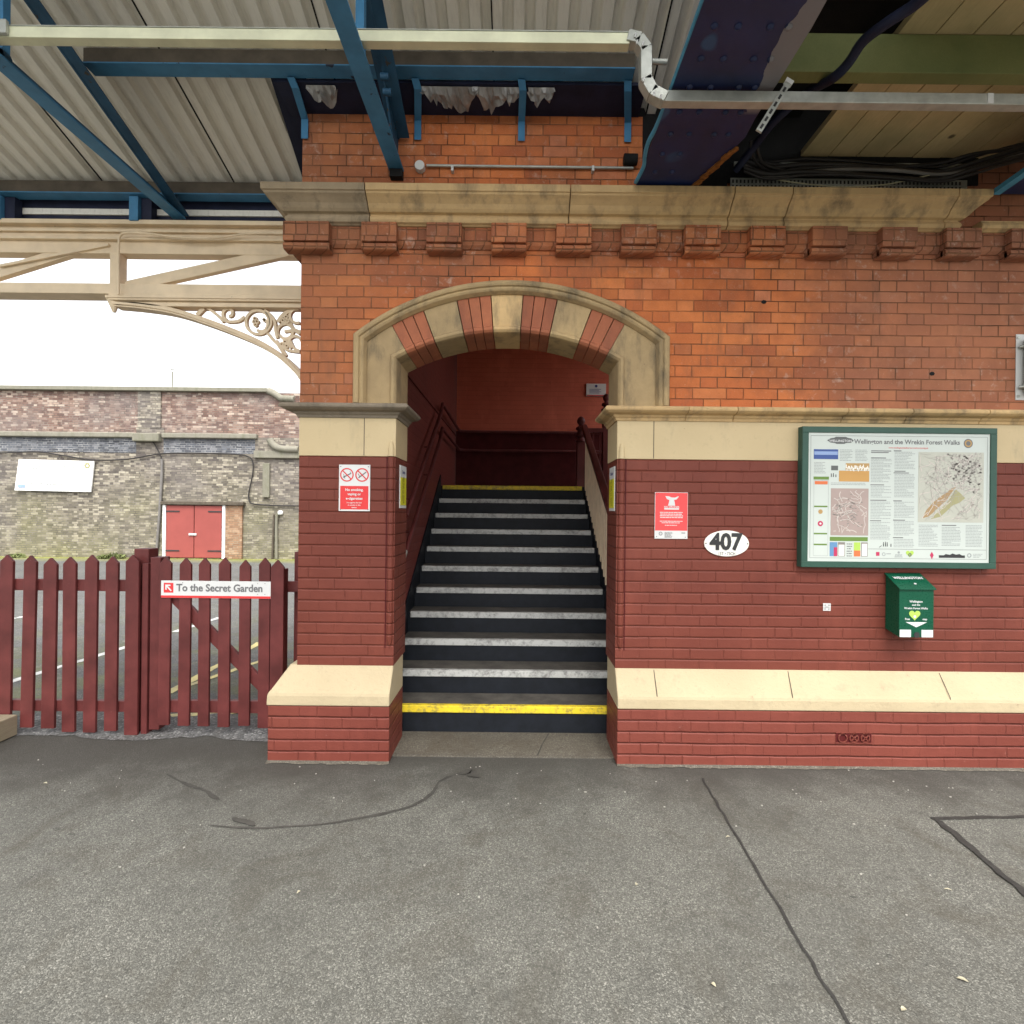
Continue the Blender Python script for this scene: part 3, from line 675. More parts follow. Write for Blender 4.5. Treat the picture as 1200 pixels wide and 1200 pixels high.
# balustrade
BA = thing('balustrade', 'stair balustrade with dark red handrail and buff lattice slats', 'railing', (.87, 4.3, .4))
zh = lambda y: 1.58+(y-4.50)*.563
MB().obox((.862, 4.1, zh(4.1)), (.862, 6.68, zh(6.68)), .075, .06).build('handrail', 'maroon', BA, .012)
y = 3.99; k = 0
while y < 6.62:
    MB().box(.874, .890, y, y+.030, zz(y)-.02, zh(y)-.03).build('slat', 'iron_cream', BA); y += .105; k += 1
g = MB()
for q in range(8):
    t = .10+q*.105
    g.obox((.898, 4.05, zz(4.05)+t*(zh(4.05)-zz(4.05))/.95), (.898, 6.6, zz(6.6)+t*(zh(6.6)-zz(6.6))/.95), .012, .011)
g.build('lattice', 'iron_cream', BA)
def newel(x, y, z0, z1, par=None):
    t = par or thing('newel_post', 'dark red turned newel post farther back on the landing', 'post', (x, y, z0))
    g = MB(); g.box(x-.055, x+.055, y-.055, y+.055, z0, z1-.34).build('post_shaft', 'maroon', t, .006)
    MB().lathe((x, y, z1-.34), [(.075, 0), (.078, .02), (.05, .035), (.045, .06), (.075, .075), (.078, .105), (.05, .125), (.045, .15), (.07, .165), (.07, .19), (.035, .21), (.03, .225), (.05, .25), (.055, .28), (.045, .31), (.02, .335), (0, .34)]).build('turned_finial', 'maroon', t)
newel(.835, 6.78, 2.01, 2.955, BA)
newel(1.30, 7.55, 2.01, 3.44)
gr = thing('landing_rail', 'horizontal guard rail with upright bars across the landing', 'railing', (1.6, 7.6, 2.01))
g = MB(); g.box(.95, 1.25, 7.5, 7.55, 2.86, 2.92); g.box(.95, 1.25, 7.51, 7.54, 2.55, 2.575); g.build('rail', 'maroon', gr)
for q in range(3): MB().box(1.0+q*.1, 1.02+q*.1, 7.515, 7.535, 2.01, 2.86).build('bar', 'iron_cream' if q == 0 else 'maroon', gr)
# left wall handrails
for off, lab, tipmat in ((1.17, 'upper dark red handrail fixed to the stair wall and landing wall', 'maroon'), (.87, 'lower dark red handrail with bright end on the stair wall', 'maroon')):
    t = thing('handrail', lab, 'handrail', (-.93, 4.3, 1.4+off-.87), 'handrails up the stair')
    pts = [(-.93, 4.28, zz(4.28)+off), (-.93, 6.15, zz(6.15)+off), (-.93, 6.45, zz(6.35)+off-.01), (-.93, 7.95, 2.0+off-.20), (-.93, 8.12, 2.0+off-.20), (-.86, 8.22, 2.0+off-.20), (3.2, 8.22, 2.0+off-.20)]
    pts = [pts[0], pts[1], (-.93, 6.30, 2.02+off-.19), (-.93, 8.05, 2.0+off-.21), (-.90, 8.16, 2.0+off-.21), (-.82, 8.20, 2.0+off-.21), (3.2, 8.20, 2.0+off-.21)]
    MB().tube(pts, .021, 10).build('rail', 'maroon', t)
    if off < 1: MB().tube([(-.93, 4.12, zz(4.12)+off), (-.93, 4.28, zz(4.28)+off)], .020, 10).build('bright_end', 'galv', t)  # short pale metal coloured end on the lower rail
    for yy in (4.6, 5.5): MB().tube([(-.93, yy, zz(yy)+off-.02), (-.97, yy, zz(yy)+off-.06), (-1.008, yy, zz(yy)+off-.06)], .008, 6).build('bracket', 'maroon', t)

# ================================================================== SIGNS
def plate(name, label, cat, px0, px1, py0, py1, Y, th, mat, group=None, bevel=.002, surf=WY):
    c = W((px0+px1)/2, (py0+py1)/2, Y); sc = Y/F
    t = thing(name, label, cat, (c.x, Y, c.z-(py1-py0)/2*sc), group)
    L = lambda px, py, d=0.0: Vector((c.x+(px-(px0+px1)/2)*sc, Y-d, c.z-(py-(py0+py1)/2)*sc))
    a = L(px0, py1); b = L(px1, py0)
    body = MB().box(a.x, b.x, Y, surf, a.z, b.z).build('panel', mat, t, bevel)
    return t, L, sc, body
def rect(g, L, x0, x1, y0, y1, d0, d1):
    a = L(x0, y1); b = L(x1, y0); g.box(a.x, b.x, a.y-d1, a.y-d0, a.z, b.z); return g
def tx(g, L, s, px, py, h, d, sc, align='CENTER', bold=0, sx=1.0): # h: cap height in px
    return g.text(s, L(px, py, d), (1, 0, 0), (0, 0, 1), h*sc/.70, align, bold, 1, sx)
def ring(g, L, px, py, r0, r1, d, n=28):
    c = L(px, py, d); sc = WY/F; vs = []
    for rr in (r0, r1):
        for k in range(n): vs.append((c.x+rr*sc*math.cos(6.2832*k/n), c.y, c.z+rr*sc*math.sin(6.2832*k/n)))
    g.add(vs, [(k, (k+1) % n, n+(k+1) % n, n+k) for k in range(n)])
def bar(g, L, x0, y0, x1, y1, wd, d):
    a = L(x0, y0, d); b = L(x1, y1, d); dd = (b-a).normalized(); s_ = Vector((-dd.z, 0, dd.x))*wd*WY/F/2
    g.add([a-s_, b-s_, b+s_, a+s_], [(0, 1, 2, 3)])
def outline(g, L, x0, x1, y0, y1, wd, d):
    for a in ((x0, y0, x1, y0), (x1, y0, x1, y1), (x1, y1, x0, y1), (x0, y1, x0, y0)): bar(g, L, *a, wd, d)
def lines(g, L, x0, x1, y0, y1, pitch, th, d, ragged=.25, align='l'):
    y = y0
    while y < y1:
        ww = (x1-x0)*(1-random.random()*ragged*(1 if random.random() < .35 else .15)); ins = (x1-x0-ww)
        xa = x0+(ins/2 if align == 'c' else 0)
        # words
        q = xa
        while q < xa+ww-1:
            l = random.uniform(1.2, 4.0); e = min(q+l, xa+ww); bar(g, L, q, y, e, y, th, d); q = e+.45
        y += pitch
# --- no smoking sign
t, L, sc, body = plate('no_smoking_sign', 'white and red no smoking sign on the left painted pier', 'sign', 397, 433.6, 544.5, 599, WY-.008, .008, 'white', surf=WY-.0005)
g = MB(); rect(g, L, 398.8, 431.8, 569.5, 597, 0, .001); g.build('red_panel', 'sign_red', t)
g = MB()
for cx_ in (406.4, 424.2):
    ring(g, L, cx_, 556.5, 6.6, 8.0, .0015); bar(g, L, cx_-5, 551.5, cx_+5, 561.5, 1.3, .0018)
g.build('prohibition_ring', 'sign_red', t)
g = MB()
bar(g, L, 402, 559.5, 411, 554.8, 1.3, .0012); bar(g, L, 402.5, 556, 404.2, 561, .7, .0012); bar(g, L, 410, 552.5, 411.5, 555.5, .5, .0012)
bar(g, L, 420, 560, 429, 553, 1.3, .0012); bar(g, L, 419.5, 555, 421.5, 558.5, .7, .0012); g.build('cigarette_symbol', 'ink_grey', t)
g = MB()
for s_, yy, h_ in (('No smoking,', 575.3, 2.9), ('vaping or', 580.3, 2.9), ('e-cigarettes', 585.4, 2.9)): tx(g, L, s_, 415.3, yy, h_, .002, sc, bold=.0006)
for s_, yy in (('It is against the law', 589.8), ('to smoke in this', 592.6), ('station', 595.4)): tx(g, L, s_, 415.3, yy, 1.6, .002, sc, bold=.0002)
g.build('lettering', 'white', t)
g = MB()
for a, b in ((399.2, 546.8), (431.5, 546.8), (399.2, 597), (431.5, 597)): g.disc(L(a, b, .003), .0035, .0035, .003, 10)
g.build('screws', 'ink_grey', t)
# --- red notice
t, L, sc, body = plate('red_notice', 'red notice with white emblem on the maroon wall left of the oval plate', 'sign', 767.3, 806, 577, 631.5, WY-.008, .008, 'white', surf=WY-.0005)
g = MB(); rect(g, L, 767.8, 805.5, 577.5, 621.8, 0, .001); g.build('red_panel', 'sign_red_b', t)
g = MB(); f = lambda d: (lambda a, b: L(a, b, d))
em = [(779.3, 581.4), (783.5, 581.6), (786.8, 583), (791, 583), (794.5, 581.4), (795, 582.2), (792.6, 585.2), (789.6, 585.8), (790.4, 588.8), (791, 592.6), (782.6, 592.6), (783.6, 588.8), (784.2, 585.8), (781.4, 585)]
g.prism_map(em, f(.0022), f(.001))
rect(g, L, 778.3, 795.5, 595.4, 597.2, .001, .002)
tx(g, L, 'NO DRONES', 786.9, 595.0, 1.9, .002, sc, bold=.0004, sx=1.12)
lines(g, L, 773, 800.5, 600.5, 607.8, 2.0, .9, .002, .3, 'c'); lines(g, L, 772, 801, 610.8, 613, 1.9, .8, .002, .3, 'c'); lines(g, L, 778.5, 794, 615.6, 616, 2, .8, .002, .1, 'c')
g.build('lettering', 'white', t)
g = MB(); ring(g, L, 774.3, 625.4, 1.5, 2.1, .002); lines(g, L, 779, 788, 624, 630, 1.15, .45, .002, .2); bar(g, L, 798.6, 624.5, 803, 624.5, .9, .002)
for a, b in ((769.6, 580), (803.6, 580), (769.6, 629), (803.3, 629.3)): g.disc(L(a, b, .003), .003, .003, .003, 10)
g.build('small_print', 'ink_grey', t)
# --- oval number plate
c = W(850.8, 636.8, WY); sc = WY/F
t = thing('bridge_number_plate', 'oval cast white plate numbered 407 on the maroon wall', 'plate', (c.x, WY-.01, c.z-.085))
L = lambda px, py, d=0.0: Vector((c.x+(px-850.8)*sc, WY-.012-d, c.z-(py-636.8)*sc))
MB().disc((c.x, WY-.012, c.z), 26.2*sc, 15.2*sc, .0115, 48).build('plate', 'off_white', t, .003)
g = MB(); tx(g, L, '407', 849.6, 643.6, 18.6, .0, sc, bold=.0058, sx=.93); me = g
v0 = [v.copy() for v in g.v]; g2 = MB(); g2.add([v+Vector((0, -.004, 0)) for v in g.v], g.f); g2.build('number', 'ink', t)
g = MB(); tx(g, L, '15T • 73CH', 850.8, 650.3, 3.6, .002, sc, bold=.0004, sx=.8); g.build('small_lettering', 'ink_grey', t)
g = MB()
for a in (826.5, 875): g.disc(L(a, 636.8, .003), .005, .005, .003, 12)
g.build('fixing_screws', 'ink_grey', t)
# --- caution strips on the reveals
def caution(X, s_, y0, y1, z0, z1, lab, yhead):
    t = thing('caution_sign', lab, 'sign', (X, (y0+y1)/2, z0), 'yellow caution strips on the stair reveals')
    xa = X; xb = X+s_*.006
    MB().box(min(xa, xb), max(xa, xb), y0, y1, z0, z1).build('panel', 'white', t)
    xo = xb; xq = xb+s_*.0015
    MB().box(min(xo, xq), max(xo, xq), y0+.008, y1-.008, z0+.02, z1-.085).build('yellow_panel', 'yellow', t)
    g = MB(); ux = (0, s_*1.0, 0) if s_ > 0 else (0, -1, 0)
    ux = (0, 1, 0) if s_ > 0 else (0, -1, 0)
    g.text('Caution', (xb+s_*.002, (y0+y1)/2, z1-.055), ux, (0, 0, 1), .030, 'CENTER', .001)
    g.build('heading', 'caution_blue', t)
    g = MB()
    g.text('Keep to the left', (xq+s_*.0015, (y0+y1)/2-.012*(-1 if s_ > 0 else 1), z0+.13), (0, 0, 1), (0, -1 if s_ > 0 else 1, 0), .030, 'CENTER', .0005)
    g.text('Hold the handrail', (xq+s_*.0015, (y0+y1)/2+.024*(-1 if s_ > 0 else 1), z0+.13), (0, 0, 1), (0, -1 if s_ > 0 else 1, 0), .022, 'CENTER', .0003)
    g.build('lettering', 'ink', t)
ya = .835*600/(606-468.6+1); yb = .835*600/(606-475.8+1)
caution(XOL+.0005, 1, ya, yb, 1.70, 2.005, 'yellow caution strip on the left reveal of the archway', 0)
caution(XOR-.0005, -1, 3.56, 3.75, 1.695, 2.005, 'yellow caution strip on the right reveal of the archway', 0)
# --- notice on the landing wall
c = W(698.5, 457, 8.28)
t = thing('wall_notice', 'small white notice with red base line high on the landing wall', 'sign', (c.x, 8.28, c.z-.1))
MB().box(c.x-.158, c.x+.158, 8.27, 8.298, c.z-.10, c.z+.10).build('panel', 'white', t, .003)
MB().box(c.x-.15, c.x+.15, 8.266, 8.271, c.z-.097, c.z-.083).build('red_line', 'sign_red', t)
g = MB(); g.disc((c.x, 8.266, c.z+.06), .022, .022, .004, 14); 
for q in range(4): g.box(c.x-.11, c.x+.08-q % 2*.03, 8.266, 8.27, c.z+.005-q*.02, c.z+.011-q*.02)
g.build('printing', 'caution_blue', t)

# --- map board
FYB = WY-.045
t, L, sc, body = plate('map_board', 'green framed information board with printed local walks maps', 'notice board', 938.5, 1166, 501, 665.5, FYB, .04, 'green_frame', bevel=.002, surf=WY-.0005)
sc = FYB/F
fr = MB()
for (a, b, c_, d_) in ((938.5, 1166, 501, 508), (938.5, 1166, 658.5, 665.5), (938.5, 946, 508, 658.5), (1158.5, 1166, 508, 658.5)):
    A = L(a, d_); Bq = L(b, c_); fr.box(A.x, Bq.x, FYB-.014, FYB-.0005, A.z, Bq.z)
fr.build('frame', 'green_frame', t, .003)
A = L(945.6, 659.2); Bq = L(1159.2, 507.4)
po = MB().box(A.x, Bq.x, FYB-.006, FYB-.0008, A.z, Bq.z).build('poster', 'poster', t)
D0 = .0068
g = MB(); outline(g, L, 949, 1155.5, 511.5, 654.5, .35, D0); bar(g, L, 1017, 643.5, 1155, 643.5, .4, D0)
g.build('border_line', 'ink_grey', po)
def Lr(px, py, d=0.0): return L(px, py, d)
g = MB(); tx(g, Lr, 'Wellington and the Wrekin Forest Walks', 1061.5, 520.5, 5.2, D0, sc, bold=.0009, sx=.985); g.build('title', 'ink_grey', po)
g = MB(); tx(g, Lr, 'www.wellingtonwalkersarewelcome.org.uk', 1063, 525.8, 2.0, D0, sc, sx=.93); g.build('web_address', 'sign_red', po)
g = MB(); pts = [(968, 517), (972, 514.5), (976, 514), (978, 512.8), (990, 512.8), (992, 514), (996, 514.5), (999, 517), (996, 519.5), (990, 520), (988, 521), (979, 521), (977, 520), (972, 519.5)]
fm = lambda d: (lambda a, b: L(a, b, d))
g.prism_map(pts, fm(D0+.0008), fm(D0-.0006)); g.build('name_plaque', 'hood_grey', po)
g = MB(); tx(g, Lr, 'WELLINGTON', 983.5, 518.8, 2.6, D0+.0016, sc, bold=.0004, sx=1.1); g.build('plaque_lettering', 'white', po)
g = MB(); ring(g, L, 1133, 519, 0, 5.3, D0); g.build('round_emblem', 'ink_grey', po)
g = MB(); ring(g, L, 1133, 519, 2.6, 4.2, D0+.0006); g.build('emblem_ring', 'brown_print', po)
def block(x0, x1, y0, y1, mat, name, d=D0): g = MB(); rect(g, L, x0, x1, y0, y1, d-.0006, d+.0002); return g.build(name, mat, po)
block(952.5, 981, 527.5, 539, 'blue_print', 'picture'); block(953, 980.5, 530, 534, 'blue_pale', 'picture', D0+.0006)
block(982.2, 1017.5, 552.3, 565, 'orange_print', 'picture'); block(990, 1017.5, 543.5, 551.5, 'brown_print', 'picture')
g = MB()
for q in range(22): xx = 990.5+q*1.25; yy = 549.5+jit(2.3); bar(g, L, xx, yy-2.5, xx+jit(.6), yy+1.5, 1.0, D0+.0006)
g.build('picture_detail', 'off_white', po)
block(973, 981, 546.5, 552, 'hood_grey', 'picture'); block(952.5, 970.5, 559.5, 563, 'print_green', 'banner'); block(954, 969, 564.8, 568.6, 'orange_red', 'banner')
block(972.2, 1016.6, 629.8, 634.6, 'print_green', 'banner')
for yy in (593.5, 625.3, 638): block(953.5, 969, yy, yy+1.8, 'print_green', 'banner')
g = MB(); outline(g, L, 953, 970, 564, 652, .3, D0); g.build('column_outline', 'text_grey', po)
block(972.2, 981, 636, 652.5, 'sky_print', 'picture'); block(977, 981, 642, 652.5, 'magenta', 'picture', D0+.0006); block(981.8, 990, 636, 652.5, 'map_grey', 'picture'); block(982.6, 989.2, 639, 651.8, 'off_white', 'picture', D0+.0006)
block(1000.5, 1008, 636, 652.5, 'lime', 'picture'); block(1000.5, 1008, 645.5, 652.5, 'orange_red', 'picture', D0+.0006); block(1009, 1016.6, 636, 652.5, 'map_grey', 'picture'); block(1009.8, 1015.8, 637.6, 651.8, 'off_white', 'picture', D0+.0006)
g = MB(); lines(g, L, 992, 998.5, 638, 652, 2.8, 1.0, D0, .3, 'c'); g.build('listing', 'ink_grey', po)
# text columns
g = MB()
for (x0, x1, y0, y1) in ((1019.5, 1044, 538.5, 566), (1019.5, 1044, 570.5, 584), (1019.5, 1044, 588.5, 608), (1019.5, 1044, 612.5, 632), (1047, 1071.5, 530, 551), (1047, 1071.5, 556, 584), (1047, 1071.5, 588.5, 607), (1047, 1071.5, 611, 627), (1047, 1071.5, 632, 641),
                         (1076, 1099, 615, 640), (1103, 1126, 617.5, 640), (1131, 1151, 615, 640), (983, 998, 528, 541), (1001, 1016, 528, 541), (953, 967, 543, 556), (973, 1016, 566.8, 569.5)):
    lines(g, L, x0, x1, y0, y1, 1.75, .62, D0, .5)
g.build('body_text', 'text_grey', po)
g = MB()
for (x0, x1, yy) in ((1019.5, 1043, 528.8), (1019.5, 1040, 530.7), (1019.5, 1037, 537), (1019, 1035, 568.5), (1019, 1038, 586.5), (1019, 1032, 610.5), (1046, 1055, 528.5), (1047, 1060, 552.3), (1046, 1064, 554.3), (1046, 1056, 587), (1046, 1060, 609.5), (1046, 1058, 630), (1103, 1120, 615)): bar(g, L, x0, yy, x1, yy, 1.0, D0)
g.build('subheadings', 'ink_grey', po)
# town map
mp_ = block(973, 1017, 573, 628, 'map_pink', 'town_map')
g = MB(); rnd = random.Random(3)
def rl(r, x0, x1, y0, y1, n, wmin, wmax, step, d):
    gg = MB()
    for _ in range(n):
        x = r.uniform(x0, x1); y = r.uniform(y0, y1); a = r.uniform(0, 6.28); wd = r.uniform(wmin, wmax)
        for k in range(r.randint(3, 7)):
            nx = x+math.cos(a)*step; ny = y+math.sin(a)*step; a += r.uniform(-.55, .55)
            if not (x0 < nx < x1 and y0 < ny < y1): break
            bar(gg, L, x, y, nx, ny, wd, d); x, y = nx, ny
    return gg
rl(rnd, 974, 1016, 575, 627, 46, .5, .95, 3.2, D0+.0008).build('map_streets', 'map_road', po)
g = MB()
for _ in range(60):
    x = 995+rnd.gauss(0, 7); y = 603+rnd.gauss(0, 9)
    if 975 < x < 1014 and 576 < y < 625: bar(g, L, x, y, x+rnd.uniform(1, 3), y+rnd.uniform(-1.3, 1.3), rnd.uniform(.6, 1.5), D0+.0005)
g.build('map_buildings', 'map_grey', po)
# area map
block(1075, 1151.5, 529.5, 611.5, 'map_pale', 'area_map')
g = MB()
for _ in range(340):
    x = 1128+rnd.gauss(0, 15); y = 550+rnd.gauss(0, 13)
    if 1076 < x < 1148 and 531 < y < 600: bar(g, L, x, y, x+rnd.uniform(1, 3.4), y+rnd.uniform(-2, 2), rnd.uniform(.6, 1.9), D0+.0004)
g.build('map_town', 'map_town', po)
g = MB(); g.prism_map([(1080, 607), (1085, 597), (1094, 587), (1103, 580), (1108, 577), (1112, 573), (1119, 570), (1113, 578), (1108, 586), (1100, 593), (1092, 601), (1087, 605)], fm(D0+.0008), fm(D0)); g.build('map_hills', 'map_brown', po)
g = MB(); g.prism_map([(1090, 608), (1099, 598), (1108, 590), (1112, 583), (1119, 573), (1124, 577), (1130, 583), (1124, 588), (1115, 592), (1107, 600), (1101, 605)], fm(D0+.0006), fm(D0)); g.build('map_woods', 'map_green', po)
rl(rnd, 1076, 1150, 531, 610, 90, .25, .42, 4.2, D0+.0012).build('map_roads', 'map_town', po)
rl(rnd, 1076, 1150, 531, 610, 80, .4, .9, 3.4, D0+.001).build('map_lanes', 'map_road', po)
# footer marks
block(1026.5, 1030.5, 647, 651.5, 'magenta', 'footer_mark')
g = MB(); ring(g, L, 1035.5, 649.5, 1.3, 2.1, D0); bar(g, L, 1038.5, 649, 1044, 649, 1, D0); lines(g, L, 1048, 1058, 650, 653.5, 1.3, .8, D0, .2, 'c'); ring(g, L, 1053, 647.3, 0, 1.4, D0)
ring(g, L, 1135.5, 650, 1.4, 2.6, D0); lines(g, L, 1140, 1151, 648.5, 652.5, 1.7, .7, D0, .4); g.build('footer_marks', 'text_grey', po)
def heart(L, cx_, cy_, s_, d, par, mat='lime'):
    pts = []
    for k in range(28):
        q = 6.2832*k/28; pts.append((cx_+s_*.0625*16*math.sin(q)**3, cy_-s_*.0625*(13*math.cos(q)-5*math.cos(2*q)-2*math.cos(3*q)-math.cos(4*q))))
    g = MB(); g.prism_map(pts, lambda a, b: L(a, b, d), lambda a, b: L(a, b, d-.0008)); return g.build('heart_logo', mat, par)
heart(L, 1066, 648.5, 4.6, D0, po); g = MB(); ring(g, L, 1066, 650, .8, 2.0, D0+.0008); g.build('logo_ring', 'hood_grey', po)
g = MB(); g.prism_map([(1091.8, 646), (1094, 650), (1091.8, 655), (1089.6, 650)], fm(D0), fm(D0-.0008)); g.build('crest', 'magenta', po)
g = MB(); g.prism_map([(1100, 653), (1100, 650), (1106, 650), (1108, 648.6), (1113, 649.4), (1116, 647.8), (1120, 649.2), (1124, 648.4), (1127, 650), (1130.5, 650), (1130.5, 653)], fm(D0), fm(D0-.0008)); g.build('skyline_mark', 'ink', po)
g = MB()
for (x, y, h_) in ((1035, 640.5, 5), (1037.4, 640.5, 5.6), (1039.4, 640.5, 5), (1043.8, 640.8, 3.4), (973.2, 559.8, 4), (975.6, 559.8, 4.4), (978.6, 560, 3)):
    bar(g, L, x, y, x, y-h_*.75, 1.0, D0); ring(g, L, x, y-h_*.9, 0, .55, D0, 10)
bar(g, L, 1030, 641.5, 1033, 639.5, .6, D0); g.build('walkers_silhouette', 'ink', po)
g = MB(); ring(g, L, 961, 600.5, 0, 2.6, D0); g.build('round_symbol', 'brown_print', po)
g = MB(); ring(g, L, 961, 614.5, 0, 3.1, D0); g.build('round_symbol', 'magenta', po); g = MB(); ring(g, L, 961, 614.5, 0, 1.2, D0+.0008); g.build('symbol_centre', 'white', po)
# --- leaflet box
c = W(1064, 711, WY-.10)
bx0 = W(1053.5, 745, WY-.13); bx1 = W(1094, 745, WY-.13)
x0, x1 = bx0.x, bx1.x; zb = W(1070, 747, WY-.13).z; zf_ = W(1070, 690, WY-.13).z; zt = W(1060, 672, WY).z
xw0 = W(1035, 700, WY).x; 
t = thing('leaflet_box', 'dark green metal leaflet box with sloping lid below the map board', 'leaflet box', ((x0+x1)/2, WY-.07, zb))
yf = WY-.13
g = MB(); P = [(yf, zb), (yf, zf_), (WY-.002, zt-.012), (WY-.002, zb+.03)]
g.add([(x0, a, b) for a, b in P]+[(x1, a, b) for a, b in P], [(0, 1, 2, 3), (7, 6, 5, 4), (0, 4, 5, 1), (1, 5, 6, 2), (2, 6, 7, 3), (3, 7, 4, 0)]); g.build('body', 'green_box', t, .003)
g = MB(); dz = (zt-zf_)/(WY-yf)
g.add([(a, b, c_) for a in (x0-.008, x1+.008) for (b, c_) in ((yf-.012, zf_-.006), (yf-.012, zf_+.002), (WY-.001, zt+.004), (WY-.001, zt-.006))], [(0, 1, 2, 3), (7, 6, 5, 4), (0, 4, 5, 1), (1, 5, 6, 2), (2, 6, 7, 3), (3, 7, 4, 0)])
lid = g.build('lid', 'green_box', t, .0015)
nl = Vector((0, -dz, 1)).normalized(); ul = Vector((0, 1, dz)).normalized()
def LL(u, v, d=.0): # on lid: u metres from centre, v metres up slope
    return Vector(((x0+x1)/2+u, yf-.012, zf_+.002))+ul*v+nl*(.0012+d)
slen = (Vector((0, WY-yf, zt-zf_))).length
g = MB(); g.text('WELLINGTON', LL(0, slen*.62), (1, 0, 0), ul, .032, 'CENTER', .001, 1, .95); 
g.tube([LL(.0, slen*.30, .003), LL(.012, slen*.27, .003)], .005, 6)
g.build('lid_lettering', 'white', lid)
ys = (zf_-zb)/57.0
LB = lambda px, py, d=0.0: Vector((x0+(px-1053.5)*(x1-x0)/40.5, yf-.0012-d, zb+(747-py)*ys))
sb = (x1-x0)/40.5
g = MB(); 
tx(g, LB, 'Wellington', 1073, 706, 2.4, 0, sb, bold=.0005); tx(g, LB, 'and the', 1073, 709.8, 2.2, 0, sb, bold=.0004); tx(g, LB, 'Wrekin Forest Walks', 1073, 713.8, 2.2, 0, sb, bold=.0004)
tx(g, LB, 'Free', 1063, 726.5, 2.2, 0, sb, bold=.0004); tx(g, LB, 'map', 1083.5, 726.5, 2.2, 0, sb, bold=.0004)
g.prism_map([(1061, 729), (1086, 729), (1073.5, 735)], lambda a, b: LB(a, b, .0004), lambda a, b: LB(a, b, -.0006)); g.build('lettering', 'white', t)
heart(LB, 1071.5, 720.5, 6.6, .0006, t); g = MB(); p = LB(1071.5, 722.5, .0014); n = 16
g.add([p]+[(p.x+.009*math.cos(6.2832*k/n), p.y, p.z+.009*math.sin(6.2832*k/n)) for k in range(n)], [(0, 1+k, 1+(k+1) % n) for k in range(n)]); g.build('logo_centre', 'white', t)
g = MB()
for a, b in ((1054, 1067), (1079.5, 1092.8)): A = LB(a, 746.5); Bq = LB(b, 738); g.box(A.x, Bq.x, yf-.004, yf-.0006, A.z, Bq.z)
g.build('leaflet', 'white', t)
g = MB(); 
for a, b in ((1056, 1066), (1081, 1091)):
    for yy in (740, 741.5, 743, 744.5): p = LB(a, yy, .0035); q = LB(b-random.random()*3, yy, .0035); g.box(p.x, q.x, p.y, p.y+.0004, p.z, p.z+.0022)
g.build('leaflet_print', 'text_grey', t)
MB().disc(LB(1074, 744, .002), .019, .019, .002, 20).build('thumb_slot', 'ink', t)
# small metal plate
c = W(968.7, 711.3, WY); t = thing('metal_tag', 'small square metal plate on the maroon wall left of the leaflet box', 'plate', (c.x, WY, c.z-.025))
MB().box(c.x-.026, c.x+.026, WY-.004, WY-.0005, c.z-.026, c.z+.026).build('tag_plate', 'silver', t, .001)
g = MB()
for a, b in ((-.013, .013), (.013, .013), (-.013, -.013), (.013, -.013)): g.disc((c.x+a, WY-.0055, c.z+b), .004, .004, .0015, 10)
g.box(c.x-.016, c.x+.016, WY-.0052, WY-.004, c.z-.002, c.z+.002); g.build('fixings', 'ink_grey', t)
# air brick
c = W(1000, 864.5, WY-PO); t = thing('air_brick', 'pierced air brick painted maroon low in the right plinth', 'vent', (c.x, WY-PO, c.z-.035))
MB().box(c.x-.118, c.x+.118, WY-PO-.003, WY-PO+.002, c.z-.034, c.z+.034).build('grille_back', 'maroon_dark', t)
g = MB(); yv = WY-PO-.006
g.box(c.x-.122, c.x+.122, yv, yv+.004, c.z+.031, c.z+.037); g.box(c.x-.122, c.x+.122, yv, yv+.004, c.z-.037, c.z-.031)
for q in range(3):
    cc = c.x-.075+q*.075
    for k in range(16): a0 = 6.2832*k/16; a1 = 6.2832*(k+1)/16; g.obox((cc+.028*math.cos(a0), yv, c.z+.028*math.sin(a0)), (cc+.028*math.cos(a1), yv, c.z+.028*math.sin(a1)), .006, .008, (0, 1, 0))
    if q: g.obox((cc-.02, yv, c.z-.02), (cc+.02, yv, c.z+.02), .006, .008, (0, 1, 0)); g.obox((cc-.02, yv, c.z+.02), (cc+.02, yv, c.z-.02), .006, .008, (0, 1, 0))
g.build('grille_bars', 'brick_plinth', t)
# electrical box cropped by the right edge
c0 = W(1190, 392, WY); c1 = W(1190, 469, WY)
t = thing('electrical_box', 'grey metal electrical box on back plate high on the brick wall at right', 'electrical box', (c0.x, WY, c1.z))
MB().box(c0.x, c0.x+.36, WY-.006, WY-.0005, c1.z, c0.z).build('back_plate', 'silver', t, .002)
MB().box(c0.x+.035, c0.x+.30, WY-.10, WY-.0065, c1.z+.03, c0.z-.03).build('housing', 'galv', t, .03, 4)
g = MB()
for zc in (c0.z-.025, c1.z+.025): g.disc((c0.x+.017, WY-.010, zc), .010, .010, .004, 12)
for zc in (c0.z-.09, c1.z+.085): g.tube([(c0.x+.01, WY-.02, zc), (c0.x+.07, WY-.07, zc)], .010, 8)
g.build('bolts', 'galv', t)

# old fixing holes in the upper brickwork
for px, py in ((895, 354), (1092, 438)):
    p = W(px, py, WY); 
    MB().disc((p.x, WY-.0025, p.z), .019, .014, .0015, 7).build('fixing_hole', 'gap', B)

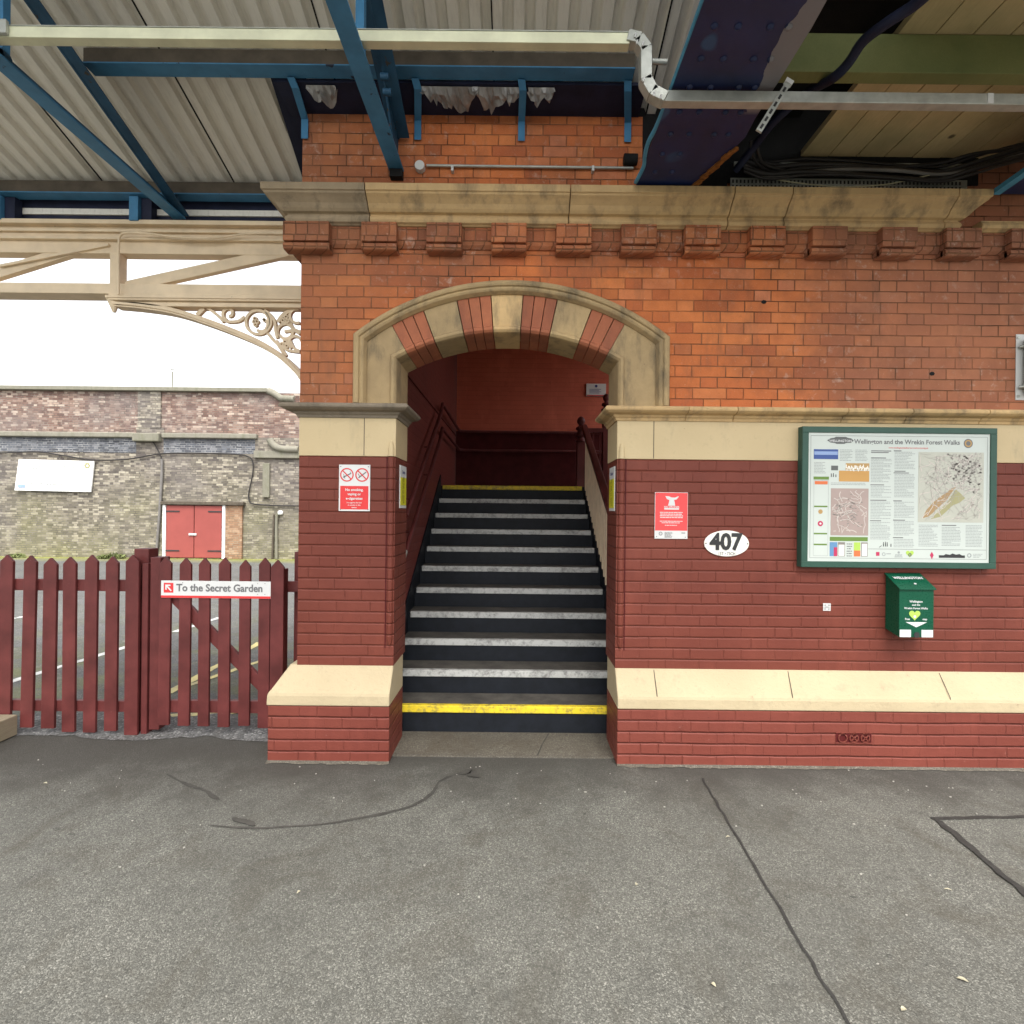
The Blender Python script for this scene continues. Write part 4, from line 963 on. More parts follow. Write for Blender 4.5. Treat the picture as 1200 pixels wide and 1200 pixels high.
# ================================================================== FENCE AND GATE
FYN = 3.80
def picket(x, z0, z1, wd, lean, par, y=FYN, name='picket', tip=.05):
    g = MB(); h = wd/2; th = .022
    pts = [(x-h, z0), (x+h, z0), (x+h+lean, z1-tip), (x+lean, z1), (x-h+lean, z1-tip)]
    g.prism(pts, y-th, y); return g.build(name, 'maroon', par, .003)
FX = lambda px, py=750: W(px, py, FYN).x
fence = thing('picket_fence', 'dark red picket fence panel left of the garden gate', 'fence', (FX(80), FYN, 0))
for px, ln, z0 in ((8, .012, .05), (34.5, .018, .05), (59.5, .008, .045), (83.5, -.002, .02), (108, .004, .018), (132.5, .002, .03), (-17, 0, .05), (-43, 0, .05)):
    picket(FX(px), z0, 1.318+jit(.014), .094+jit(.004), ln, fence)
MB().box(FX(-60), FX(152), FYN+.001, FYN+.040, 1.06, 1.145).build('rail', 'maroon', fence, .003)
MB().box(FX(-60), FX(152), FYN+.001, FYN+.040, .165, .245).build('rail', 'maroon', fence, .003)
picket(FX(156.5), -.0, 1.335, .098, 0, fence)
MB().box(FX(151), FX(151)+.11, FYN+.041, FYN+.15, -.05, 1.375).build('post', 'maroon', fence, .006)
MB().box(FX(164)+.01, FX(164)+.055, FYN+.0, FYN+.10, .0, 1.27).build('hinge_stile', 'maroon', fence, .005)
MB().box(FX(174), FX(186), FYN+.01, FYN+.12, .03, 1.315).build('post', 'maroon', fence, .005)
gate = thing('garden_gate', 'dark red picket gate with diagonal brace carrying the white garden sign', 'gate', (FX(250), FYN, 0))
for px in (194.5, 218, 241, 264.5, 288.3, 311): picket(FX(px), .072+jit(.008), 1.315+jit(.010), .083+jit(.002), jit(.006), gate, FYN-.002)
MB().box(FX(188), FX(318), FYN-.001, FYN+.036, 1.06, 1.14).build('rail', 'maroon', gate, .003)
MB().box(FX(188), FX(318), FYN-.001, FYN+.036, .165, .255).build('rail', 'maroon', gate, .003)
a = W(196, 692, FYN); b = W(310, 808, FYN)
MB().obox((a.x, FYN+.016, a.z), (b.x, FYN+.016, b.z), .084, .030, (0, 1, 0)).build('brace', 'maroon', gate, .003)
pw = thing('gate_post', 'dark red gate post with notched top between the gate and brick pier', 'post', (FX(327), FYN, 0))
picket(FX(326.5), .03, 1.31, .096, 0, pw, FYN-.012, 'post_front', .055)
MB().box(FX(321), FX(333), FYN-.010, FYN+.06, .0, 1.24).build('post_shaft', 'maroon', pw, .004)
MB().box(FX(331), XL-.01, FYN+.05, FYN+.09, 1.06, 1.14).build('rail', 'maroon', pw, .003)
MB().box(FX(337), FX(349), FYN+.10, FYN+.18, .0, 1.36).build('wall_post', 'maroon', pw, .006)
# sign on gate
SY = FYN-.034
t, L, sc, body = plate('garden_sign', 'white sign reading To the Secret Garden with red arrow square', 'sign', 188.6, 317.2, 681, 701.2, SY, .006, 'white', surf=SY+.008)
sc = SY/F
g = MB(); rect(g, L, 188.8, 317, 698.3, 701, 0, .001); rect(g, L, 192, 203.2, 683.6, 695, 0, .001); g.build('red_square', 'sign_red', t)
g = MB(); bar(g, L, 194.6, 686.2, 200.8, 692.8, 1.9, .002); bar(g, L, 194, 686.4, 200, 686.4, 1.8, .0022); bar(g, L, 194.8, 685.6, 194.8, 691.6, 1.8, .0024); g.build('arrow', 'white', t)
g = MB(); tx(g, L, 'To the Secret Garden', 206.8, 693, 8.3, .0012, sc, 'LEFT', .0022, .955); g.build('lettering', 'ink_grey', t)
g = MB()
for a, b in ((214, 683.3), (302, 683.3), (310.5, 683.3), (302, 696), (310.5, 696)): g.disc(L(a, b, .002), .003, .003, .002, 8)
g.build('screws', 'ink_grey', t)
# sleeper edging
e0 = G(24, 852); g = MB()
g.box(-5.6, -3.74, 3.66, FYN-.045, .0, .0); 
t = MB().box(-5.8, -3.655, 2.9, FYN-.035, .005, .155).build('timber_planter_edge', 'sleeper', None, .008)
tag(t, 'weathered timber sleeper at the foot of the picket fence', 'timber')

# ================================================================== FAR WALL OF THE CAR PARK
FW = 17.3
fw = thing('car_park_wall', 'tall weathered brick retaining wall behind the car park', 'wall', (-14, FW, 0))
X0, X1 = -26, -6.0
def fz(py, px=200): return W(px, py, FW).z
zt_, zl, zb2 = fz(459), fz(512), fz(531)
MB().box(X0, X1, FW, FW+.6, -.1, zb2).build('lower_wall', 'far_low', fw)
xs = [X0, W(160, 520, FW).x, W(192, 520, FW).x, W(299, 520, FW).x]
MB().box(X0, xs[1], FW-.01, FW+.6, zb2, zl).build('blue_band', 'far_blue', fw); MB().box(xs[2], xs[3], FW-.01, FW+.6, zb2, zl).build('blue_band', 'far_blue', fw)
MB().box(xs[1], xs[2], FW-.012, FW+.6, zb2, zl+.3).build('pier_panel', 'far_low', fw); MB().box(xs[3], X1, FW-.005, FW+.6, zb2, zl).build('end_panel', 'far_low', fw)
MB().box(X0, X1, FW+.02, FW+.6, zl, zt_).build('upper_wall', 'far_up', fw)
MB().box(xs[1]+.05, xs[2]-.1, FW-.03, FW+.3, zl+.3, zt_).build('pilaster', 'far_low', fw)
MB().box(X0, xs[1]-.02, FW-.14, FW+.1, zl-.05, zl+.12).build('ledge', 'far_stone', fw, .03); MB().box(xs[2], xs[3]+.1, FW-.14, FW+.1, zl-.05, zl+.12).build('ledge', 'far_stone', fw, .03)
MB().box(xs[1]-.02, xs[2]-.05, FW-.20, FW+.1, zl-.18, zl+.10).build('ledge', 'far_stone', fw, .03)
g = MB(); g.tube(smooth_path([W(316, 515, FW-.1), W(321, 522, FW-.1), W(330, 526, FW-.1), W(350, 527, FW-.1)], 4), .12, 8); g.build('ledge_scroll', 'far_stone', fw)
MB().box(X0, W(315, 456, FW).x, FW-.12, FW+.7, zt_, zt_+.14).build('coping', 'far_stone', fw, .02)
MB().tube([W(314, 458, FW), W(321, 461, FW), W(329, 467, FW), W(345, 468, FW)], .12, 6).build('coping', 'far_stone', fw)
# stone window remains
g = MB(); a = W(299, 537, FW); b = W(352, 529, FW); g.box(a.x, b.x, FW-.12, FW, a.z, b.z); g.build('stone_lintel', 'far_stone', fw, .02)
g = MB(); a = W(308.5, 583, FW); b = W(317, 543, FW); g.box(a.x, b.x, FW-.08, FW, a.z, b.z); g.build('stone_mullion', 'far_stone', fw, .02)
# double doors
dd = thing('shed_doors', 'pair of red double doors with black strap hinges in the far wall', 'door', (W(230, 653, FW).x, FW, 0))
x0, xm, x1 = W(197, 620, FW).x, W(229.5, 620, FW).x, W(261.5, 620, FW).x; z1 = fz(592.5, 230)
for q, (a, b) in enumerate(((x0, xm-.012), (xm+.012, x1))):
    lf = MB().box(a, b, FW-.10, FW-.04, .03, z1).build('door_leaf', 'door_red', dd, .01)
    hx = a if q == 0 else b; s_ = 1 if q == 0 else -1
    for zz_ in (z1-.22, .24): MB().box(min(hx, hx+s_*.45), max(hx, hx+s_*.45), FW-.115, FW-.101, zz_, zz_+.045).build('strap_hinge', 'ink', lf)
MB().box(xm-.16, xm+.10, FW-.14, FW-.101, .78, .85).build('hasp', 'silver', dd, .01)
g = MB(); g.box(x0-.12, x0-.02, FW-.11, FW, 0, z1+.02); g.box(x1+.02, x1+.12, FW-.11, FW, 0, z1+.02); g.build('frame', 'white_far', dd, .01)
MB().box(x0-.15, W(288, 590, FW).x, FW-.18, FW, z1+.025, z1+.13).build('timber_lintel', 'timber_brown', dd, .01)
MB().box(x1+.125, W(285, 620, FW).x, FW-.09, FW, 0, z1+.02).build('brick_jamb', 'far_orange', dd, .01)
# far sign
c = W(63.5, 557.5, FW-.1)
t = thing('walking_banner', 'large bleached white banner sign about walking on the far brick wall', 'sign', (c.x, FW-.08, c.z-.5))
pts = [W(22, 538, FW-.1), W(110, 540.5, FW-.1), W(106, 576.5, FW-.1), W(17, 574.5, FW-.1)]
g = MB(); g.add([p+Vector((0, 0, 0)) for p in pts]+[p+Vector((0, .05, 0)) for p in pts], [(0, 1, 2, 3), (7, 6, 5, 4), (0, 4, 5, 1), (1, 5, 6, 2), (2, 6, 7, 3), (3, 7, 4, 0)]); g.build('panel', 'white_far', t)
sc = (FW-.1)/F; u = (pts[1]-pts[0]).normalized()
g = MB(); g.text('WELLINGTON', W(64, 551, FW-.11), u, (0, 0, 1), 5.4*sc/.7, 'CENTER', .0, 1, 1.1); g.text('FOR WALKING', W(63, 569.5, FW-.11), u, (0, 0, 1), 5.4*sc/.7, 'CENTER', .0, 1, 1.05); g.build('lettering', 'pale_text', t)
g = MB(); p = W(102, 545.5, FW-.115)
for k in range(6): q = 6.2832*k/6; g.disc((p.x+.07*math.cos(q), p.y, p.z+.07*math.sin(q)), .035, .035, .01, 8)
g.build('emblem', 'map_green', t)
p = W(25, 569.5, FW-.115); MB().box(p.x-.12, p.x+.12, p.y, p.y+.01, p.z-.05, p.z+.05).build('blue_mark', 'blue_pale', t)
# cables and pipe on the far wall
def cab(name, lab, pts, r, mat, cat='cable', Y=FW-.06, group=None):
    g = MB(); g.tube(smooth_path([W(a, b, Y) for a, b in pts], 6), r, 6); tag(g.build(name, mat), lab, cat, group)
cab('wall_cable', 'long sagging black cable strung across the far brick wall', [(-30, 531), (10, 530.5), (45, 529.5), (75, 534), (110, 539), (150, 538), (187, 532), (230, 531), (270, 532), (288, 534), (296, 540), (296, 556), (292, 575), (292, 585), (300, 591), (350, 593)], .022, 'cable')
cab('wall_cable', 'short black cable dropping from the ledge to the downpipe', [(175, 513), (182, 522), (188, 534), (190, 542)], .020, 'cable')
cab('downpipe', 'thin dark downpipe running down the far wall left of red doors', [(190, 538), (189.5, 560), (187, 600), (184, 640), (182, 656)], .045, 'cable_grey', 'pipe')
cab('downpipe', 'grey pipe with white cap at the far wall beside the brick pier', [(327, 601), (324, 610), (324, 655)], .05, 'far_stone', 'pipe')
cab('downpipe', 'thinner rusty pipe left of the white capped pipe on the far wall', [(321, 603), (320, 630), (319, 655)], .035, 'timber_brown', 'pipe')
p = W(328.5, 601, FW-.1); tag(MB().lathe(p+Vector((0, 0, -.07)), [(0, 0), (.07, .01), (.085, .07), (.07, .13), (0, .15)], 10).build('pipe_cap', 'white_far'), 'white cap on top of the grey pipe at the far wall', 'cap')
# weeds along the wall foot
def clump(px, r, h, lab):
    p = W(px, 652, FW-.35); g = MB()
    for _ in range(170):
        a = random.uniform(0, 6.28); rr = r*random.random()**.5; z = random.uniform(.02, h)*(1-.5*rr/r); s_ = random.uniform(.03, .06)
        c_ = Vector((p.x+rr*math.cos(a), p.y+rr*.5*math.sin(a), z)); d1 = Vector((jit(1), jit(1), jit(1))).normalized()*s_; d2 = Vector((jit(1), jit(1), jit(1))).normalized()*s_
        g.add([c_-d1, c_+d2, c_+d1, c_-d2], [(0, 1, 2, 3)])
    tag(g.build('weed_clump', MT['weed'], recalc=False), lab, 'plant', 'weeds at the foot of the far wall')
MT['weed'] = paint('weed_leaf', (.12, .14, .05), .35, .7)
clump(133, .38, .22, 'larger green weed clump at the far wall seen over the fence pickets'); clump(122, .2, .13, 'smaller green weed clump left of the larger one by the far wall'); clump(20, .3, .14, 'low weed tuft at the far wall foot near the left edge')
g = MB(); b = [(-20+i*.6, FW-.30+jit(.14)) for i in range(24)]
g.add([(x, y, -.002+.002*(i % 2)) for i, (x, y) in enumerate(b)]+[(x, FW+.02, .0) for x, y in b], [(i, i+1, 24+i+1, 24+i) for i in range(23)])
MT['moss'] = paint('moss', (.20, .21, .05), .3, .95, 6, .6, ((.35, .32, .22), 14, .56)); tag(g.build('moss_strip', 'moss'), 'yellow green moss along the foot of the far wall', 'moss', kind='stuff')
# faint lamp column beyond the wall
t = thing('lamp_column', 'faint thin lamp column far beyond the car park wall', 'street lamp', (W(202, 455, 40).x, 40, 0))
p = W(202, 436, 40); MB().tube([(p.x, 40, 0), (p.x, 40, p.z)], .05, 6).build('column', 'far_stone', t); MB().tube([(p.x, 40, p.z), (p.x-.1, 40, p.z+.2), (p.x+.3, 40, p.z+.25)], .04, 6).build('arm', 'far_stone', t)

# ================================================================== IRON LATTICE GIRDER
GY = 4.08
gi = thing('lattice_girder', 'cream painted iron girder with scrollwork bracket meeting the brick pier', 'girder', (XL, GY, 3.3))
gz = lambda py, Y=GY: H-(py-600)*Y/F-.0
def gx(px, py): return W(px, py, GY).x
def wz(px, py): return W(px, py, GY).z
xe = XL-.003; xs_ = -6.5
zT0, zT1 = wz(235, 262), wz(235, 298)
g = MB(); g.box(xs_, xe, GY, GY+.10, zT1, zT0-.03); g.box(xs_, xe, GY-.05, GY+.15, zT0-.035, zT0); g.box(xs_, xe, GY-.025, GY, zT0-.085, zT0-.06); g.box(xs_, xe, GY-.035, GY, zT0-.150, zT0-.128); g.build('top_chord', 'iron_cream', gi, .004)
zB0, zB1 = wz(240, 335), wz(240, 347)
g = MB(); g.box(xs_, xe, GY-.03, GY+.12, zB1, zB0); g.build('bottom_chord', 'iron_cream', gi, .004)
xb = gx(132, 345); zD = wz(240, 360.5)
g = MB(); g.box(xb, xe, GY-.045, GY+.10, wz(240, 355), zB1-.001); g.box(xb+.04, xe, GY-.02, GY+.08, zD, wz(240, 355)-.001); g.box(xb-.02, xe, GY-.055, GY-.0455, zB1-.04, zB1-.02); g.build('bracket_rail', 'iron_cream', gi, .004)
xv = gx(136, 315); MB().box(xv-.036, xv+.036, GY-.02, GY+.07, zB0, zT1).build('vertical', 'iron_cream', gi, .004)
for a, b in (((150, 337), (345, 294)), ((126, 282), (-60, 340)), ((-80, 337), (-200, 300))):
    A = W(*a, GY+.03); Bq = W(*b, GY+.03); MB().obox(A, Bq, .050, .085).build('diagonal', 'iron_cream', gi, .004)
A = W(128, 287, GY-.01); Bq = W(0, 312, GY-.01); MB().obox(A, Bq, .02, .02).build('tie_rod', 'iron_cream', gi)
# arched bracket rib
rib = smooth_path([W(a, b, GY+.03) for a, b in ((138, 358), (170, 361), (205, 366.5), (240, 377), (275, 390), (305, 403), (330, 418), (348, 434), (356, 444), (375, 475))], 5)
MB().strap(rib, .045, GY-.02, GY+.08).build('arch_rib', 'iron_cream', gi); MB().strap(rib, .018, GY-.032, GY-.0195).build('rib_moulding', 'iron_cream', gi)
g = MB(); g.tube([W(133, 350, GY), W(134, 366, GY)], [.05, .012], 8).build('pendant', 'iron_cream', gi)
# scrollwork, real flat iron bars
def scroll(pts, r=.011, sub=6):
    e = random.uniform(-.006, .006)
    MB().strap(smooth_path([W(a, b, GY+.03) for a, b in pts], sub), r*2, GY+.015+e, GY+.045+e).build('scroll', 'iron_cream', gi)
def spiral(cx_, cy_, r0, r1, a0, turns, n=14): return [(cx_+(r0+(r1-r0)*i/n)*math.cos(a0+turns*6.2832*i/n), cy_+(r0+(r1-r0)*i/n)*math.sin(a0+turns*6.2832*i/n)) for i in range(n+1)]
scroll(spiral(303.5, 378, 15.5, 12.5, -.9, 1.25)[::-1][::-1]); scroll([(311, 377)]+spiral(307, 381, 7, 8, -1.2, .55, 6))
scroll([(308, 389), (314, 391), (320, 398), (324, 402)]); scroll([(311, 364), (318, 370), (323, 378), (324, 388), (326, 397)])
scroll([(288, 372), (281, 377), (270, 378), (264, 376)]); scroll(spiral(269, 368, 8, 3.0, 1.9, .95)); scroll([(245, 362), (252, 367), (260, 374), (263, 378)]); scroll([(240, 362), (232, 370)], .016)
for c_, rr in (((298.5, 377.5), 1.9), ((302.0, 377.5), 1.9), ((300, 374.3), 1.9), ((300, 381), 1.9)): scroll(spiral(c_[0], c_[1], rr, rr, 0, 1.0, 8), .005, 2)
scroll(spiral(335, 389, 9.5, 8.0, 2.6, 1.0)); scroll([(326, 378), (333, 369), (344, 363), (352, 362)], .014); scroll([(340, 378), (345, 386), (353, 389)]); scroll([(340, 398), (345, 408), (352, 412)]); scroll([(334, 389), (345, 388), (352, 392)])
scroll(spiral(349, 371, 8.5, 8, 1.2, .6)); scroll([(331, 405), (338, 411), (352, 413)]); scroll(spiral(347, 402, 8, 7, 2.2, .6)); scroll([(324, 400), (332, 412), (336, 418)], .014); scroll([(338, 376), (334, 381)], .01)
for c_ in ((336, 372), (332, 376), (338, 377), (335, 401), (331, 404), (337, 406)): scroll(spiral(c_[0], c_[1], 2.0, 2.0, 0, 1.0, 6), .006, 2)
# conduit on girder
g = MB(); g.tube(smooth_path([W(a, b, GY-.07) for a, b in ((139, 345), (139, 290), (141, 276), (150, 273), (176, 274), (210, 278), (250, 279), (290, 274), (340, 274))], 5), .009, 6)
tag(g.build('conduit', 'iron_cream'), 'cream painted cable looped along the iron girder top chord', 'cable')

# ================================================================== CANOPY
CN = thing('platform_canopy', 'platform canopy of corrugated sheeting on blue steel trusses', 'canopy', (-2, 3, 4))
SLP = .3375
sz = lambda y: 4.275+SLP*(4.0-y)
YE, YN = 4.12, .5
def sheet_mesh(x0, x1):
    p = .130; segs_ = [(0, 0), (.062, 0), (.074, .040), (.118, .040), (.130, 0)]
    prof = []
    for k in range(8):
        for dx, dz_ in segs_[:-1]:
            if x0+k*p+dx < x1: prof.append((x0+k*p+dx, dz_))
    prof.append((x1, 0))
    g = MB(); nY = 6; v = []
    for j in range(nY+1):
        y = YN+(YE-YN)*j/nY
        for x, z in prof: v.append((x, y, sz(y)+z))
    k = len(prof); m_ = len(v)
    v2 = [(a, b, c_+.004) for a, b, c_ in v]
    f = [(j*k+i, j*k+i+1, (j+1)*k+i+1, (j+1)*k+i) for j in range(nY) for i in range(k-1)]
    f += [tuple(m_+q for q in ff[::-1]) for ff in f]
    f += [(i, i+1, m_+i+1, m_+i) for i in range(k-1)]+[((nY*k)+i, (nY*k)+i+1, m_+(nY*k)+i+1, m_+(nY*k)+i) for i in range(k-1)]
    g.add(v+v2, f); return g
x = -.18-1.04*5
while x < 1.0:
    sheet_mesh(x, min(x+1.04, 1.10)).build('roof_sheet', 'sheet', CN)
    MB().obox((x, YN, sz(YN)-.001), (x, YE, sz(YE)-.001), .008, .012).build('sheet_lap', 'gap', CN); x += 1.04
# purlins
def purlin(y, zbot, x0, x1):
    p = MB().box(x0, x1, y, y+.085, zbot+.008, zbot+.10).build('purlin', 'timber_brown', CN, .004)
    MB().box(x0, x1, y-.006, y+.092, zbot, zbot+.0075).build('flange', 'blue', p)
purlin(3.16, 4.42, W(97, 80, 3.16).x, .70)
purlin(4.0, 4.135, -6.5, -1.40)
purlin(2.30, 4.71, -6.5, .75); purlin(1.40, 5.02, -6.5, .75); purlin(.55, 5.31, -6.5, .75)
# soffit closing board over the wall head and torn foil
g = MB(); x0 = -1.58; x1 = .80
g.add([(x0, 3.262, 4.405), (x1, 3.262, 4.405), (x1, 3.52, 4.385), (x0, 3.52, 4.385), (x0, 3.262, 4.425), (x1, 3.262, 4.425), (x1, 3.52, 4.405), (x0, 3.52, 4.405)], [(0, 1, 2, 3), (4, 7, 6, 5), (0, 4, 5, 1), (1, 5, 6, 2), (2, 6, 7, 3), (3, 7, 4, 0)])
g.build('soffit_board', 'navy_board', CN)
g = MB(); y0, y1 = 3.24, 4.05
g.add([(-1.62, y0, sz(y0)-.03), (-1.40, y0, sz(y0)-.03), (-1.40, y1, sz(y1)-.03), (-1.70, y1, sz(y1)-.03), (-1.62, y0, sz(y0)-.02), (-1.40, y0, sz(y0)-.02), (-1.40, y1, sz(y1)-.02), (-1.70, y1, sz(y1)-.02)], [(0, 1, 2, 3), (4, 7, 6, 5), (0, 4, 5, 1), (1, 5, 6, 2), (2, 6, 7, 3), (3, 7, 4, 0)])
g.build('side_board', 'navy_board', CN)
# a dark blocking board behind wall head on the left
for (pa, pb) in ((358, 392), (490, 560), (553, 612), (619, 650)):
    g = MB(); n = max(8, int((pb-pa)/3)); rows = [[], [], [], []]; hgt = .6
    for i in range(n+1):
        px = pa+(pb-pa)*i/n; X = W(px, 96, 3.268).x; hgt = min(1, max(.2, hgt+jit(.32))); env = min(1, 5*(i/n)*(1-i/n)+.15)
        for r_ in range(4):
            t_ = r_/3; rows[r_].append(Vector((X+jit(.008)*(r_ > 0), 3.275+.16*env*hgt*t_, 4.397-.035*t_*env-abs(jit(.022))*(r_ > 0))))
    k = n+1; g.add(rows[0]+rows[1]+rows[2]+rows[3], [(r_*k+i, r_*k+i+1, (r_+1)*k+i+1, (r_+1)*k+i) for r_ in range(3) for i in range(n)])
    fo = g.build('torn_foil', 'foil', CN, recalc=False)
    md = fo.modifiers.new('s', 'SOLIDIFY'); md.thickness = .002
# hanger straps from purlin to wall
for px in (350, 487, 611, 735):
    xa = W(px-(8 if px == 350 else 0), 97, 3.25).x; xb_ = W(px+(8 if px == 350 else (3 if px < 600 else 0)), 165, WY).x
    pts = [(xa, 3.235, 4.415), (xa+.01, 3.28, 4.385), (xb_, WY-.012, 4.345), (xb_, WY-.010, 4.215)]
    g = MB(); wd = .046; th = .008
    v = []
    for i, (a, b, c_) in enumerate(pts):
        off = Vector((0, -.004, -.006)); v += [Vector((a-wd/2, b, c_)), Vector((a+wd/2, b, c_)), Vector((a+wd/2, b, c_))+off*1.4, Vector((a-wd/2, b, c_))+off*1.4]
    f = [(i*4+j, (i+1)*4+j, (i+1)*4+(j+1) % 4, i*4+(j+1) % 4) for i in range(3) for j in range(4)]+[(0, 1, 2, 3), (15, 14, 13, 12)]
    g.add(v, f).build('hanger_strap', 'blue', CN)
# trusses
def truss(X, yh, foot):
    T = MB().obox((X, yh+.02, 3.996), (X, .55, 3.996), .098, .012).build('truss_tie', 'blue', CN)
    MB().obox((X, yh, 4.028), (X, .55, 4.028), .010, .050).build('tie_web', 'blue_dark', T)
    rz = lambda y: 4.345+SLP*(3.2-y)
    ra = MB().obox((X+.015, yh+.02, rz(yh+.02)-.0), (X+.015, .55, rz(.55)), .012, .10); ra.obox((X-.025, yh, rz(yh)+.045), (X-.025, .55, rz(.55)+.045), .07, .010); ra.obox((X+.05, yh, rz(yh)-.045), (X+.05, .55, rz(.55)-.045), .075, .010)
    ra.build('rafter', 'blue_dark', CN)
    MB().box(X-.022, X+.022, 2.66, 2.70, 4.0, rz(2.68)-.04).build('hanger', 'blue', CN)
    MB().tube([(X, 2.66, 4.03), (X, 2.70, 4.03)], .035, 8).build('bolt', 'blue_dark', CN)
    g = MB(); g.prism_map([(yh-.38, rz(yh-.38)-.02), (yh+.02, 4.0), (yh+.05, rz(yh)+.0)], lambda a, b: (X-.005, a, b), lambda a, b: (X+.007, a, b)); g.build('gusset', 'blue_dark', CN)
    MB().obox((X, 1.7, 4.0), (X, 2.64, rz(2.64)-.05), .05, .012).build('strut', 'blue', CN)
truss(-2.72, 4.07, 1); truss(-.845, 3.47, 0); truss(-4.6, 4.07, 1)
MB().box(-.885, -.80, 3.45, 3.499, 3.935, 3.987).build('bearing_block', 'gap', CN)
for px, py in ((449, 108), (446, 90)):
    p = W(px, py, 3.1); MB().tube([p, p+Vector((.05, 0, 0))], .02, 8).build('bolt', 'blue_dark', CN)
# eaves boxing behind the purlin
g = MB(); g.box(-6.5, XL-.02, 4.13, 4.16, 3.94, 4.26); g.build('eaves_board', 'navy_board', CN)
g = MB(); g.box(-6.5, XL-.02, 4.115, 4.129, 4.035, 4.082); g.build('eaves_strip', 'sheet', CN)
for px in (4, 163): 
    X = W(px, 247, 4.08).x; MB().box(X-.035, X+.035, 4.02, 4.112, 3.94, 4.13).build('stub_post', 'blue', CN)
    MB().box(X+.04, X+.12, 4.05, 4.112, 3.94, 4.13).build('stub_plate', 'navy_board', CN)

# ================================================================== FOOTBRIDGE GIRDERS AND DECK
def girder(x0, x1, y1, z, lab, lipmat='light_blue', bend=True):
    t = thing('bridge_girder', lab, 'girder', ((x0+x1)/2, y1, z), 'navy footbridge girders')
    g = MB(); n = 14; L1 = []; 
    ys = [y1-i*(y1-1.6)/n for i in range(n+1)]
    a = []; b = []
    for i, y in enumerate(ys):
        cut = max(0, 1-(y1-y)/.5)
        a.append((x0, y)); b.append((x1-.16*cut*random.uniform(.85, 1.05)+jit(.006) if y > 2.4 else x1+jit(.004), y))
    ring_ = a+b[::-1]; m_ = len(ring_)
    g.add([(p[0], p[1], z) for p in ring_]+[(p[0], p[1], z+.016) for p in ring_], [tuple(range(m_)), tuple(range(2*m_-1, m_-1, -1))]+[(i, (i+1) % m_, m_+(i+1) % m_, m_+i) for i in range(m_)])
    g.build('bottom_flange', 'navy', t)
    xm = (x0+x1)/2; xw_ = x0+.39; MB().box(xw_-.01, xw_+.01, 1.6, y1, z+.0165, z+.62).build('web', 'navy', t); MB().box(x0+.32, x1, 1.6, y1+.3, z+.621, z+.64).build('top_flange', 'navy', t)
    for y in [y1-.22-.16*i for i in range(10)]:
        for xx in (x0+.085, x0+.19, xm+.075, x1-.10):
            if xx > xm and y > y1-.45: continue
            MB().lathe((xx, y, z-.001), [(.017, 0), (.015, -.006), (.009, -.011), (0, -.013)], 10).build('rivet', 'navy', t)
    return t
BG = girder(.755, 1.265, 3.42, 3.815, 'riveted navy steel girder resting on the cornice above the arch')
MB().tube(smooth_path([(.752, 1.6, 3.83), (.752, 1.9, 3.83), (.757, 2.4, 3.828), (.752, 2.8, 3.826), (.735, 2.95, 3.822), (.742, 3.06, 3.82), (.758, 3.15, 3.82), (.742, 3.24, 3.80), (.742, 3.30, 3.815)], 4), .0125, 8).build('edge_pipe', 'light_blue', BG)
g = MB()
for i in range(14): y = 3.40-i*.03; g.obox((1.10+i*.0105+jit(.006), y, 3.810), (1.115+i*.0105+jit(.006), y-.034, 3.810), .03+jit(.01), .016)
g.build('rusty_edge', 'rust', BG)
G2 = girder(3.10, 3.6, 3.36, 3.80, 'navy girder with light blue edge at the far right end of the cornice')
MB().obox((3.09, 3.33, 3.79), (3.09, 1.6, 3.84), .05, .03).build('edge_strip', 'light_blue', G2)
DK = thing('footbridge_deck', 'underside of the timber footbridge deck with pale planks on a green stained joist', 'deck', (3, 2.5, 4.1))
x = 1.905
while x < 4.9:
    MB().box(x+.003, x+.188, 1.7, 3.52, 4.125+jit(.002), 4.165).build('plank', 'plank', DK, .002); x += .191
x = 1.20
while x < 1.90:
    MB().box(x+.003, x+.155, 1.7, 2.60, 4.30+jit(.002), 4.34).build('plank', 'plank_dark', DK); x += .16
MB().box(1.10, 1.904, 2.61, 3.55, 4.40, 4.42).build('void_sheet', 'gap', DK)  # black sheets stand in for the unlit voids behind girder and deck
MB().box(.75, 6, 3.53, 3.9, 4.39, 4.6).build('void_sheet', 'gap', DK)
MB().box(.83, 3.12, 3.49, 3.4985, 3.94, 4.388).build('void_sheet', 'gap', DK); MB().box(.83, 1.40, 3.47, 3.4985, 3.815, 3.939).build('void_sheet', 'gap', DK)
for y in (2.592, 1.75): MB().box(1.14, 5.4, y, y+.072, 3.925, 4.122).build('joist', 'beam_green', DK, .004)
MB().box(-.8, 5.6, .55, .60, 4.0, 4.7).build('edge_board', 'plank_dark', DK) if False else None
# deck closes the light above
MB().box(1.12, 5.6, 1.7, 3.9, 4.62, 4.66).build('deck_cover', 'gap', DK)

